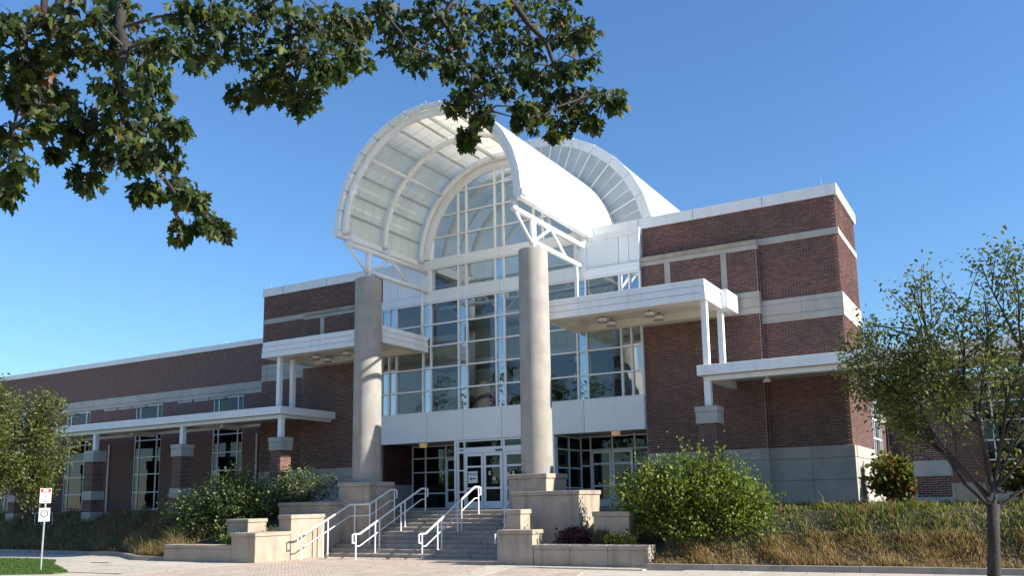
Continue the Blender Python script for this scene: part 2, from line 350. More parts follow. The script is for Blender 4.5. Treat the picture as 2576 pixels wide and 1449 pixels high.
flat('concrete_band', M['pave'], [(-22.75,24.3),(-14.1,24.3),(-14.1,24.75),(-22.75,24.75)], .004, walk)
# lawn corner with the sign post
lawn_poly = [(-60,20.7),(-36.9,20.75),(-34.1,20.9),(-32.4,20.5),(-30.3,19.1),(-28,17.9),(-25.9,16.8),(-25.9,16.3),(-28,15.3),(-60,12)]
flat('lawn', M['lawn'], lawn_poly, .012)
dr = flat('drain_cover', M['dark'], [(-29.6,20.0),(-28.7,20.05),(-28.65,20.2),(-29.6,20.15)], .004, walk)
def kerb(pts, label):
    r = tag(thing('stone_kerb', (*pts[0], 0), label, 'kerb', 'kerbs edging the planted slopes'))
    for (a, b) in zip(pts, pts[1:]):
        A = Vector((*a, 0)); B = Vector((*b, 0)); L = (B-A).length; d = (B-A)/L; n = Vector((-d.y, d.x, 0)); k = max(1, round(L/1.8))
        for j in range(k):
            p = A+d*(L*j/k+.006); q = A+d*(L*(j+1)/k-.006); w = .22; dz = rnd.uniform(-.006,.006)
            vs = [p, q, q+n*w, p+n*w]
            MB().add([(v.x,v.y,-.08) for v in vs]+[(v.x+(n.x*.02 if i<2 else -n.x*.02),v.y+(n.y*.02 if i<2 else -n.y*.02),.145+dz) for i,v in enumerate(vs)], [(3,2,1,0),(4,5,6,7),(0,1,5,4),(1,2,6,5),(2,3,7,6),(3,0,4,7)]).build('kerb_stone', M['kerb'], r)
    return r
kerb([(-70,24.1),(-41.5,23.7),(-32.5,23.2),(-29.2,21.5),(-27.5,21.5)], 'low stone kerb running along the tall grass beside the lawn and sign')
kerb([(-9.1,22.45),(0,22.95),(22,23.5)], 'low stone kerb in front of the straw coloured grass beside the tree trunk')

# ------------------------------------------------------------------ brick laying
PITCH_B, COURSE, JOINT, PROUD = .2, .0605, .0155, .009
def brick_rects(a0, a1, z0, z1, holes=()):
    res = []; nrow = int(math.floor((z1-z0+1e-6)/COURSE)); k0 = int(round(z0/COURSE))
    cs = (z1-z0)/max(nrow,1)
    for k in range(nrow):
        za = z0+k*cs+JOINT/2; zb = z0+(k+1)*cs-JOINT/2; zm = (za+zb)/2
        ivs = [(a0, a1)]
        for (h0, h1, hz0, hz1) in holes:
            if hz0 < zm < hz1:
                ivs = [p for (s, e) in ivs for p in ((s, min(e, h0)), (max(s, h1), e)) if p[1]-p[0] > .01]
        off = PITCH_B/2 if (k+k0) % 2 else 0.0
        for s, e in ivs:
            j = math.floor((s-off)/PITCH_B)
            while True:
                b0 = max(s, j*PITCH_B+off+JOINT/2); b1 = min(e, (j+1)*PITCH_B+off-JOINT/2)
                if j*PITCH_B+off >= e: break
                if b1-b0 > .025: res.append((b0, b1, za, zb))
                j += 1
    return np.array(res)
def bricks_mesh(R, axis, plane):
    n = len(R); jit = rng.uniform(-.002, .002, n); V = np.zeros((n, 8, 3))
    a0, a1, z0, z1 = R.T
    for i, (a, z, fr) in enumerate([(a0,z0,1),(a1,z0,1),(a1,z1,1),(a0,z1,1),(a0,z0,0),(a1,z0,0),(a1,z1,0),(a0,z1,0)]):
        if axis == 'y': V[:,i,0] = a; V[:,i,1] = plane-(PROUD+jit)*fr+.004*(1-fr)
        else: V[:,i,1] = a; V[:,i,0] = plane+(PROUD+jit)*fr-.004*(1-fr)
        V[:,i,2] = z
    F = np.array([(0,1,2,3),(1,0,4,5),(2,1,5,6),(3,2,6,7),(0,3,7,4)]); F = (F[None]+8*np.arange(n)[:,None,None]).reshape(-1,4)
    return V.reshape(-1,3), F
INDIV = []
def brick_face(part, axis, plane, a0, a1, z0, z1, holes=(), indiv=0):
    R = brick_rects(a0, a1, z0, z1, holes)
    if indiv:
        full = np.where(np.abs((R[:,1]-R[:,0])-(PITCH_B-JOINT)) < 1e-4)[0][:indiv]
        w = PITCH_B-JOINT; h = R[full[0],3]-R[full[0],2]
        Vv, Ff = bricks_mesh(np.array([[0, w, 0, h]]), axis, 0.0); me = np_mesh('brick', Vv, Ff); me.materials.append(M['brick'])
        for i in full:
            o = bpy.data.objects.new('brick', me); C.objects.link(o); setpar(o, part)
            o.location = (R[i,0], plane, R[i,2]) if axis == 'y' else (plane, R[i,0], R[i,2])
        R = np.delete(R, full, 0)
    V, F = bricks_mesh(R, axis, plane)
    o = link('brickwork', np_mesh('brickwork', V, F), M['brick'], part); o['kind'] = 'stuff'; return o
def stone_course(part, x0, x1, y0, y1, z0, z1, name='stone_block', ln=1.5, mat=None, b=.008):
    """a band of stone laid as blocks along x"""
    k = max(1, round((x1-x0)/ln))
    for j in range(k): bx(name, mat or M['lime_grey'], part, x0+(x1-x0)*j/k+.003, x0+(x1-x0)*(j+1)/k-.003, y0, y1, z0, z1, b)
def stone_course_y(part, y0, y1, x0, x1, z0, z1, name='stone_block', ln=1.5, b=.008):
    k = max(1, round((y1-y0)/ln))
    for j in range(k): bx(name, M['lime_grey'], part, x0, x1, y0+(y1-y0)*j/k+.003, y0+(y1-y0)*(j+1)/k-.003, z0, z1, b)

bld = thing('campus_building', (-18.5,30.6,1.5), 'red brick campus building with a white barrel vault over its glass entrance', 'building')
YB, YA, YG = 30.95, 30.7, 30.6
XR, XL, XC = -4.83, -32.85, -18.535
ZT, ZCB = 12.86, 12.45
# --- right wing
rw = bx('brick_wall', M['mortar'], bld, -12.2, XR-.03, YB, 34.95, 1.3, ZCB+.3); rw['label'] = 'brick wall of the right wing with pale stone bands'
MB().box(-12.2, -7.67, YA, YB+.1, 1.3, 11.02).build('bay_backing', M['mortar'], rw)
brick_face(rw, 'y', YB, -7.64, XR-.022, 8.93, 11.01); brick_face(rw, 'y', YB, -12.15, XR-.022, 11.27, ZCB)
brick_face(rw, 'y', YB, -7.64, XR-.022, 3.58, 8.07, indiv=300)
brick_face(rw, 'x', XR-.03, YB+.02, 34.95, 11.27, ZCB); brick_face(rw, 'x', XR-.03, YB+.02, 34.95, 8.93, 11.01); brick_face(rw, 'x', XR-.03, YB+.02, 34.95, 3.58, 8.07)
brick_face(rw, 'y', YA, -12.17, -7.68, 3.58, 8.44); brick_face(rw, 'y', YA, -12.17, -7.68, 9.28, 10.85, holes=[(-11.22,-10.98,0,99),(-9.01,-8.78,0,99)])
brick_face(rw, 'x', -7.67, YA+.01, YB, 3.58, 8.44); brick_face(rw, 'x', -7.67, YA+.01, YB, 9.28, 10.85)
def wing_stone(part, xa, xb, xo, right):
    """bands; xa..xb is the projecting bay, xo the outer corner"""
    lo, hi = (xb, xo) if right else (xo, xa)
    o = .03
    stone_course(part, lo, hi+(o if right else 0), YB-.025, YB+.2, 11.02, 11.26)
    for z0, z1, d in ((8.08,8.33,.03),(8.345,8.73,.035),(8.74,8.92,.03)): stone_course(part, lo, hi+(.02 if right else 0), YB-d, YB+.2, z0, z1)
    for z0, z1, d in ((8.45,8.68,.03),(8.69,9.06,.035),(9.07,9.27,.03)): stone_course(part, xa, xb+(.025 if right else 0), YA-d, YA+.2, z0, z1)
    stone_course(part, xa, xb+(.05 if right else 0), YA-.10, YB+.02, 11.03, 11.19, 'coping_stone', 1.7, M['lime'])
    stone_course(part, xa, xb+(.03 if right else 0), YA-.03, YA+.2, 10.86, 11.025, 'frieze_stone')
    for z0, z1, d in ((1.3,2.41,.035),(2.42,3.16,.04),(3.17,3.57,.05)):
        stone_course(part, lo, hi+(o if right else 0), YB-d, YB+.3, z0, z1, 'base_stone', 1.6); stone_course(part, xa, xb+(o if right else 0), YA-d, YA+.3, z0, z1, 'base_stone', 1.6)
wing_stone(rw, -12.19, -7.67, XR, True)
for xa, xb in ((-11.215,-10.985),(-9.005,-8.785)): bx('stone_strip', M['lime_grey'], rw, xa, xb, YA-.028, YA+.1, 9.28, 10.855, .006)
for z0, z1 in ((11.02,11.26),(8.08,8.33),(8.345,8.73),(8.74,8.92)): stone_course_y(rw, YB+.21, 34.97, XR-.2, XR+.015, z0, z1)
for z0, z1, d in ((1.3,2.41,.035),(2.42,3.16,.04),(3.17,3.57,.05)): stone_course_y(rw, YB+.31, 35.3, XR-.2, XR+d, z0, z1, 'base_stone')
co = bx('cornice', M['white'], bld, -14.42, XR+.06, YB-.06, YB+.5, ZCB+.002, ZT); co['label'] = 'white metal cornice along the roof edge'
bx('cornice_return', M['white'], co, XR-.4, XR+.058, YB+.5, 35.02, ZCB+.002, ZT-.002)
for x in (-12.3,-10.05,-7.4): bx('cornice_joint', M['dark'], co, x, x+.018, YB-.0625, YB, ZCB+.02, ZT-.02)
MB().tube([(-5.3,YB+.2,ZT),(-5.3,YB+.2,ZT+.35)], .012, 6).build('lightning_rod', M['steel'], co)
# lower return wall behind the wing, with its tall window
lr = MB().box(-8, XR-.03, 34.96, 40.2, 1.3, 6.9).build('brick_wall', M['mortar'], bld)
brick_face(lr, 'x', XR-.03, 34.96, 40.2, 2.42, 6.85, holes=[(35.45,37.8,3.3,6.86),(37.9,40.2,4.8,5.4)])
bx('stone_band', M['lime_grey'], lr, XR-.1, XR+.02, 37.85, 40.19, 4.8, 5.4, .01); bx('base_stone', M['lime_grey'], lr, XR-.1, XR+.03, 35.31, 40.2, 1.3, 2.41, .01)
wf = MB()
for y in (35.5,36.0,37.25,37.75): wf.box(XR-.06, XR+.03, y-.035, y+.035, 3.3, 6.9)
for z in (3.33,4.05,4.8,5.5,6.2,6.86): wf.box(XR-.055, XR+.025, 35.5, 37.75, z-.03, z+.03)
wfo = wf.build('window', M['white_rail'], bld); wfo['label'] = 'tall sunlit window in the end wall'
for y0, y1 in ((35.53,35.97),(36.03,37.22),(37.28,37.72)):
    for z0, z1 in ((3.36,4.02),(4.08,4.77),(4.83,5.47),(5.53,6.17),(6.23,6.83)): bx('pane', M['glass_dark'], wfo, XR-.032, XR-.024, y0, y1, z0, z1)
bk = MB().box(XR-.02, 22, 40.2, 46, 1.3, 6.6).build('brick_wall', M['brickwall'], bld); bk['label'] = 'rear brick wing beyond the walkway'
stone_course(bk, XR, 22, 40.15, 40.3, 4.85, 5.35, 'stone_band', 2.4); stone_course(bk, XR, 22, 40.12, 40.3, 1.3, 2.3, 'base_stone', 2.4); bx('coping', M['white'], bk, XR, 22, 40.05, 46, 6.6, 6.85)
for x in (-1.2, 3.0, 7.4):
    w = MB()
    for q in (0,.4,1.8,2.2): w.box(x+q-.035, x+q+.035, 40.08, 40.16, 2.4, 6.4)
    for z in (2.42,3.2,4.0,4.8,5.6,6.38): w.box(x, x+2.2, 40.09, 40.17, z-.03, z+.03)
    wo = w.build('window', M['white_rail'], bld); bx('pane', M['glass_dark'], wo, x, x+2.2, 40.10, 40.105, 2.4, 6.4)

# --- left tower
lw = MB().box(XL, -24.93, YB, 45, 1.3, ZCB+.3).build('brick_wall', M['mortar'], bld); lw['label'] = 'brick wall of the left tower with pale stone bands'
MB().box(-29.84, -24.93, YA, YB+.1, 1.3, 11.02).build('bay_backing', M['mortar'], lw)
brick_face(lw, 'y', YB, XL+.01, -24.93, 11.27, ZCB); brick_face(lw, 'y', YB, XL+.01, -29.86, 8.93, 11.01); brick_face(lw, 'y', YB, XL+.01, -29.86, 3.58, 8.07)
brick_face(lw, 'y', YA, -29.83, -24.94, 3.58, 8.44); brick_face(lw, 'y', YA, -29.83, -24.94, 9.28, 10.85, holes=[(-28.75,-28.5,0,99),(-26.4,-26.17,0,99)])
wing_stone(lw, -29.84, -24.93, XL, False)
for xa, xb in ((-28.745,-28.505),(-26.395,-26.175)): bx('stone_strip', M['lime_grey'], lw, xa, xb, YA-.028, YA+.1, 9.28, 10.855, .006)
co2 = bx('cornice', M['white'], bld, XL-.05, -22.65, YB-.06, YB+.5, ZCB+.002, ZT)
for x in (-31.5,-28.6,-25.9,-24.5): bx('cornice_joint', M['dark'], co2, x, x+.018, YB-.0625, YB, ZCB+.02, ZT-.02)
MB().tube([(-32.6,YB+.2,ZT),(-32.6,YB+.2,ZT+.4)], .012, 6).build('lightning_rod', M['steel'], co2)
MB().box(-24.93, -22.4, YB, 45, 12.4, 12.8).box(-14.6, -12.2, YB, 45, 12.4, 12.8).build('roof_deck', M['greysoffit'], bld)

# --- long left wing
YW = 31.8
WX = [(-37.3,-35.05),(-43.7,-41.42),(-50.1,-47.83),(-56.5,-54.2)]
ww = MB()
xs = [-66]+[v for w in sorted(WX) for v in w]+[XL]
for i in range(0, len(xs), 2): ww.box(xs[i], xs[i+1], YW, YW+.4, 1.3, 10.28)
for a, b in WX: ww.box(a, b, YW, YW+.4, 7.7, 10.28)
wwo = ww.build('brick_wall', M['brickwall'], bld); wwo['label'] = 'long left brick wing with a pale stone band'
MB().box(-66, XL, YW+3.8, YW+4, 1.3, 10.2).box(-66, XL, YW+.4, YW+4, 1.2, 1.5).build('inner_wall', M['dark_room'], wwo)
MB().box(-66, XL, YW+.4, YW+6, 10.0, 10.26).build('roof_deck', M['greysoffit'], wwo)
for z0, z1, d in ((7.72,7.93,.03),(7.94,8.32,.04)): stone_course(wwo, -66, XL-.15, YW-d, YW+.1, z0, z1, 'stone_band', 2.1)
for i in range(15):
    x = -35.2-6.4*(i//3)-(2.35,3.6,4.9)[i % 3]+.0
    bx('frieze_panel', M['lime_grey'], wwo, x, x+1.15, YW-.05, YW+.05, 7.58, 7.70, .006)
stone_course(wwo, -66, XL, YW-.05, YW+.2, 1.3, 1.75, 'base_stone', 2.1)
bx('cornice', M['white'], bld, -66, XL-.05, YW-.08, YW+.5, 10.28, 10.56)
for x in (-36.5,-42.2,-49,-55): MB().tube([(x,YW+.1,10.56),(x,YW+.1,10.74)], .006, 5).build('lightning_rod', M['steel'], wwo)
for a, b in WX:
    w = MB(); xs_ = (a+.03, a+.4, b-.4, b-.03); zs_ = [1.85,2.8,3.8,4.75,5.7,6.82,7.66]
    for x in xs_: w.box(x-.03, x+.03, YW+.03, YW+.12, 1.8, 7.7)
    for z in zs_: w.box(a, b, YW+.035, YW+.115, z-.028, z+.028)
    wo = w.build('window', M['white_rail'], bld)
    for i in range(3):
        for j in range(6): bx('pane', M['glass_dark'], wo, xs_[i]+.03, xs_[i+1]-.03, YW+.07, YW+.078, zs_[j]+.028, zs_[j+1]-.028)
for x in (-45.8,-33.9): MB().tube([(x,YW-.08,1.6),(x,YW-.08,5.6)], .05, 8).build('downspout', M['white_rail'], bld)

# --- glass front
VX = [-24.88,-24.45,-24.02,-22.55,-22.12,-20.65,-20.22,-18.75,-18.32,-16.85,-16.42,-14.95,-14.52,-13.05,-12.62,-12.19]
RZ = [5.79,6.764,7.738,8.712,9.686,10.66]
AZ, AR = 12.65, 3.60
cw = MB()
for i, x in enumerate(VX): cw.box(x-.035, x+.035, YG-.08, YG+.06, 5.75, 10.69)
for z in RZ: cw.box(VX[0], VX[-1], YG-.075, YG+.055, z-.032, z+.032)
for x in VX[4:12]:
    cw.box(x-.035, x+.035, YG-.08, YG+.06, 11.17, 12.23)
    top = AZ+math.sqrt(max(0, AR**2-(x-XC)**2))
    if top > 12.9: cw.box(x-.032, x+.032, YG-.08, YG+.06, 12.68, top)
for z in (11.19,12.21): cw.box(VX[4], VX[11], YG-.075, YG+.055, z-.03, z+.03)
for z in (13.61,14.59,15.57):
    hw = math.sqrt(AR**2-(z-AZ)**2); cw.box(XC-hw, XC+hw, YG-.075, YG+.055, z-.03, z+.03)
cw.arc(XC, AZ, AR-.05, AR+.04, YG-.085, YG+.05, 0, math.pi, 40)
cwo = cw.build('curtain_wall', M['white_rail'], bld); cwo['label'] = 'tall gridded glass front with an arched top'
def narrow(i): return VX[i+1]-VX[i] < .6
def pane(x0, x1, z0, z1, i):
    t = rnd.uniform(-.004,.004)
    m = M['glass_mirror'] if narrow(i) else M['glass']
    MB().add([(x0,YG+t,z0),(x1,YG-t,z0),(x1,YG-t+rnd.uniform(-.003,.003),z1),(x0,YG+t,z1)], [(0,1,2,3)]).build('pane', m, cwo)
for i in range(len(VX)-1):
    for j in range(5): pane(VX[i]+.035, VX[i+1]-.035, RZ[j]+.032, RZ[j+1]-.032, i)
    if 4 <= i < 11: pane(VX[i]+.035, VX[i+1]-.035, 11.22, 12.18, i)
arows = [12.69,13.61,14.59,15.57,16.3]
for i in range(4, 11):
    for j in range(4):
        x0, x1, z0, z1 = VX[i], VX[i+1], arows[j], arows[j+1]
        arc_z = lambda x: AZ+math.sqrt(max(0, (AR-.03)**2-(x-XC)**2))
        xs_ = [x0+(x1-x0)*k/8 for k in range(9)]; top = [(x, min(z1, arc_z(x))) for x in xs_ if arc_z(x) > z0+.02]
        if len(top) < 2: continue
        MB().add([(x,YG,z) for x, z in [(top[0][0], z0), (top[-1][0], z0)]+top[::-1]], [tuple(range(len(top)+2))]).build('pane', M['glass'], cwo)
# metal panels of the glass front
def panels(xs, z0, z1, y=YG-.09, name='metal_panel', mat='panel'):
    for a, b in zip(xs, xs[1:]): bx(name, M[mat], cwo, a+.008, b-.008, y, y+.16, z0, z1, .01)
panels([-24.93,-22.33,-20.43,-18.53,-16.63,-14.73,-12.19], 4.50, 5.755)
panels([-22.15,-20.43,-18.53,-16.63,-14.92], 10.70, 11.155); panels([-22.15,-20.43,-18.53,-16.63,-14.92], 12.245, 12.66)
for xs_ in ([-24.90,-24.46,-24.03,-22.57], [-14.50,-13.06,-12.63,-12.17]):
    panels([xs_[0], xs_[-1]], 10.70, 11.04); panels(xs_, 11.12, 12.20, YG+.02)
    bx('panel_frame', M['white'], cwo, xs_[0], xs_[-1], YG+.03, YG+.2, 11.045, 11.12); bx('panel_frame', M['white'], cwo, xs_[0], xs_[-1], YG+.03, YB, 12.205, 12.46)
for x0, x1 in ((-22.60,-22.13),(-14.94,-14.47)): bx('corner_panel', M['white'], cwo, x0, x1, YG-.11, YG+.3, 10.70, 12.62, .01)
bx('backing', M['panel'], cwo, -24.9, -12.2, YG+.075, YG+.2, 4.52, 5.7)
bx('spandrel_back', M['panel'], cwo, -22.1, -14.97, YG+.075, YG+.2, 10.7, 11.15); bx('spandrel_back', M['panel'], cwo, -22.1, -14.97, YG+.075, YG+.2, 12.25, 12.64)
bx('panel_back', M['panel'], cwo, -24.9, -22.5, YG+.1, YG+.3, 10.7, 12.45); bx('panel_back', M['panel'], cwo, -14.6, -12.2, YG+.1, YG+.3, 10.7, 12.45)
MB().arc(XC, AZ, AR+.03, 4.22, YG-.15, YG+.15, 0, math.pi, 40).build('arch_surround', M['white'], cwo)
# rooms seen through the glass
rm = MB().box(-24.9, -12.2, YG+.3, 37.5, 5.2, 5.45).build('upper_floor', M['floor_in'], bld)
MB().box(-24.9, -12.2, 37.5, 37.7, 1.5, 12.6).build('rear_room_wall', M['interior'], rm)
bx('room_side_wall', M['interior'], rm, -24.92, -24.88, YB+.1, 37.5, 5.4, 12.4); bx('room_side_wall', M['interior'], rm, -12.22, -12.18, YB+.1, 37.5, 5.4, 12.4)
MB().box(-24.9, -21.2, 34.5, 37.5, 5.45, 8.2).build('inner_partition', M['interior'], rm); MB().box(-16.8, -12.3, 35.2, 37.5, 5.45, 7.6).build('inner_partition', M['interior'], rm)
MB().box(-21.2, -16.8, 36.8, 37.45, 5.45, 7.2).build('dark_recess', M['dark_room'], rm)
ct = MB()
for y in (32.6, 35.0): 
    for z in (10.9, 12.0): ct.tube([(-24.8,y,z),(-12.3,y,z)], .08, 8)
    for k in range(10): ct.tube([(-24.8+1.25*k,y,10.9 if k%2 else 12.0),(-23.55+1.25*k,y,12.0 if k%2 else 10.9)], .04, 6)
cto = ct.build('roof_truss', M['white'], rm)
for y in (32.0, 34.2, 36.4):
    MB().tube([(XC+3.9*math.cos(a), y, AZ+3.9*math.sin(a)) for a in np.linspace(0, math.pi, 41)], .14, 8).build('interior_arch', M['white'], rm, True)
for x in (-22.3,-14.7):
    MB().tube([(x,34.0,5.45),(x,34.0,12.6)], .22, 12).build('interior_column', M['white'], rm, True); bx('edge_beam', M['white'], rm, x-.15, x+.15, YG+.5, 37.4, 12.2, 12.6)
for z in (8.45,): bx('gallery_slab', M['white'], rm, -24.8, -12.3, 34.6, 37.4, z, z+.3); 
gr = MB()
for k in range(26): gr.box(-24.7+k*.48, -24.67+k*.48, 34.6, 34.63, 8.75, 9.75)
gr.box(-24.8, -12.3, 34.58, 34.65, 9.72, 9.8).build('gallery_rail', M['steel'], rm)
for k, (x, z) in enumerate(((-23.6,11.5),(-21.0,11.8),(-18.2,11.6),(-15.6,11.8),(-13.2,11.5))): bx('strip_light', M['lampglass'], rm, x-.6, x+.6, 33.4, 33.6, z-.05, z+.05)
MB().tube([(-24.5,33.8,10.2),(-12.6,33.8,10.2)], .3, 12).build('air_duct', M['steel'], rm, True)
for x, z, w, h in ((-23.9,6.9,.9,.55),(-20.2,7.3,1.2,.7),(-17.0,7.2,.8,1.1),(-13.4,7.4,1.0,.6)): bx('wall_board', M['sign_white'], rm, x, x+w, 34.4, 34.45, z, z+h)
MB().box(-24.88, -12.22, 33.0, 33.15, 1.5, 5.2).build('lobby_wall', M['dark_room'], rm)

# --- barrel vault over the entrance
YV0, YV1, YV2, YV3 = 25.08, 30.45, 33.5, 46.0
seg = math.pi/16
va = MB()
for k in range(48):                                        # roof sheet between the open canopy and the rear vault
    p = [(XC+4.24*math.cos(a), AZ+4.24*math.sin(a)) for a in (k*seg/3, (k+1)*seg/3)]
    va.add([(p[0][0],30.3,p[0][1]),(p[1][0],30.3,p[1][1]),(p[1][0],YV2,p[1][1]),(p[0][0],YV2,p[0][1])], [(0,1,2,3)])
vault = va.build('barrel_vault', M['vault_skin'], bld); vault['label'] = 'white barrel vault roof open at the front'
for k in range(16):                                        # front fascia, one piece for each facet
    a0, a1 = k*seg+.004, (k+1)*seg-.004
    MB().arc(XC, AZ, 4.08, 4.27, YV0-.05, YV0+.14, a0, a1, 1).build('fascia_piece', M['white'], vault)
ys = [25.16,25.98,26.54,27.10,27.8,28.55,29.15,29.75,30.31]
for k in range(16):                                        # translucent roof panels, seen from below and above
    for j in range(len(ys)-1):
        m = MB()
        for i in range(3):
            a0, a1 = k*seg+.0015+i*(seg-.003)/3, k*seg+.0015+(i+1)*(seg-.003)/3
            p = [(XC+4.235*math.cos(a), AZ+4.235*math.sin(a)) for a in (a0, a1)]
            m.add([(p[0][0],ys[j]+.003,p[0][1]),(p[1][0],ys[j]+.003,p[1][1]),(p[1][0],ys[j+1]-.003,p[1][1]),(p[0][0],ys[j+1]-.003,p[0][1])], [(0,1,2,3)])
        m.build('translucent_panel', M['vault_in'], vault)
for y in ys[1:-1]:
    MB().arc(XC, AZ, 4.222, 4.232, y-.007, y+.007, 0, math.pi, 48).build('panel_joint', M['cream'], vault)
for yb in (25.33, 27.8, 30.33):                            # round arch ribs
    MB().tube([(XC+3.96*math.cos(a), yb, AZ+3.96*math.sin(a)) for a in np.linspace(-.03, math.pi+.03, 49)], .145 if yb < 26 else .12, 10).build('arch_rib', M['white'], vault, True)
for k in range(1, 16):
    a = k*seg; c, s_ = math.cos(a), math.sin(a)
    if k % 4 == 0: MB().tube([(XC+3.93*c,25.4,AZ+3.93*s_),(XC+3.93*c,30.4,AZ+3.93*s_)], .085, 8).build('purlin', M['white'], vault, True)
    else:
        m = MB()
        for (ya, yb) in ((25.25,27.72),(27.88,30.3)): m.tube([(XC+4.17*c,ya,AZ+4.17*s_),(XC+4.17*c,yb,AZ+4.17*s_)], .045, 6)
        m.build('purlin', M['greysoffit'], vault)
for s_ in (-1, 1):
    x = XC+s_*4.16
    bx('edge_beam', M['white'], vault, x-.12, x+.12, YV0-.06, YV2-.05, AZ-.27, AZ-.01, .015)
    bx('edge_gutter', M['white'], vault, x-.19 if s_<0 else x-.02, x+.02 if s_<0 else x+.19, YV0-.08, YV0+.25, AZ-.17, AZ+.05, .01)
MB().tube([(XC,YV0+.2,AZ+4.24),(XC,YV0+.2,AZ+4.5)], .015, 6).build('lightning_rod', M['steel'], vault)
# rear, larger vault with radial front
rv = MB()
for k in range(32):
    a0, a1 = k*seg/2, (k+1)*seg/2; r = 5.93
    p = [(XC+r*math.cos(a), AZ+r*math.sin(a)) for a in (a0, a1)]
    rv.add([(p[0][0],YV2,p[0][1]),(p[1][0],YV2,p[1][1]),(p[1][0],YV3,p[1][1]),(p[0][0],YV3,p[0][1])], [(0,1,2,3)])
rvo = rv.build('rear_vault', M['vault_skin'], bld); rvo['label'] = 'larger white vault behind with a fan of radial panels'
for k in range(16): MB().arc(XC, AZ, 5.54, 5.96, YV2-.05, YV2+.1, k*seg+.003, (k+1)*seg-.003, 1).build('fascia_piece', M['white'], rvo)
for k in range(32): MB().arc(XC, AZ, 4.22, 5.56, YV2+.03, YV2+.06, k*seg/2+.003, (k+1)*seg/2-.003, 1).build('fan_panel', M['fan'], rvo)
for k in range(1, 16):
    a = k*seg; c, s_ = math.cos(a), math.sin(a)
    MB().tube([(XC+4.2*c,YV2,AZ+4.2*s_),(XC+5.56*c,YV2,AZ+5.56*s_)], .05, 4).build('radial_bar', M['white'], rvo)
MB().arc(XC, AZ, 0, 5.9, YV3-.1, YV3, 0, math.pi, 32).build('end_wall', M['vault_in'], rvo)

# --- trusses and columns
def truss(xc, side):
    t = MB().tube([(xc,25.1,12.08),(xc,30.55,12.08)], .115, 10).build('truss', M['white'], bld, True); t['label'] = 'white tubular truss carrying the vault'
    def tb(a, b, r, nm): MB().tube([a, b], r, 8).build(nm, M['white'], t, True)
    tb((xc,26.5,11.2), (xc,30.55,11.2), .105, 'bottom_chord'); tb((xc,26.5,10.85), (xc,26.5,12.08), .14, 'post')
    tb((xc,25.25,12.02), (xc,26.4,11.15), .06, 'diagonal'); tb((xc,26.6,11.25), (xc,27.85,12.02), .06, 'diagonal'); tb((xc,27.95,12.02), (xc,29.2,11.22), .06, 'diagonal')
    tb((xc,27.8,12.08), (xc+side*-.0,27.8,12.5), .06, 'strut'); tb((xc,25.33,12.1), (xc+side*.12,25.33,12.55), .1, 'strut')
    tb((xc,30.1,9.1), (xc,30.1,11.15), .045, 'hanger'); tb((xc,30.44,11.2), (xc,30.52,11.2), .17, 'end_plate'); tb((xc,30.44,12.08), (xc,30.52,12.08), .17, 'end_plate')
def column(xc, ztop, zped):
    m = MB(); n = 40; prof = [(zped,.555),(zped+.02,.56),(ztop-.03,.53),(ztop,.50)]
    vs = [(xc+r*math.cos(2*math.pi*k/n), 26.5+r*math.sin(2*math.pi*k/n), z) for z, r in prof for k in range(n)]
    fs = [(i*n+k, i*n+(k+1)%n, (i+1)*n+(k+1)%n, (i+1)*n+k) for i in range(3) for k in range(n)]+[tuple(3*n+k for k in range(n))]
    o = m.add(vs, fs).build('column', M['concrete'], bld); smooth_by_angle(o, 40); o['label'] = 'round concrete column on a stone pedestal'
    bx('pedestal_cap', M['lime'], o, xc-.785, xc+.785, 26.5-.785, 26.5+.785, zped-.17, zped, .02)
    bx('pedestal', M['lime'], o, xc-.745, xc+.745, 26.5-.745, 26.5+.745, .0, zped-.172, .015)
    return o
truss(-14.65, -1); truss(-22.28, 1); column(-14.65, 10.88, 2.81); column(-22.28, 10.88, 2.74)

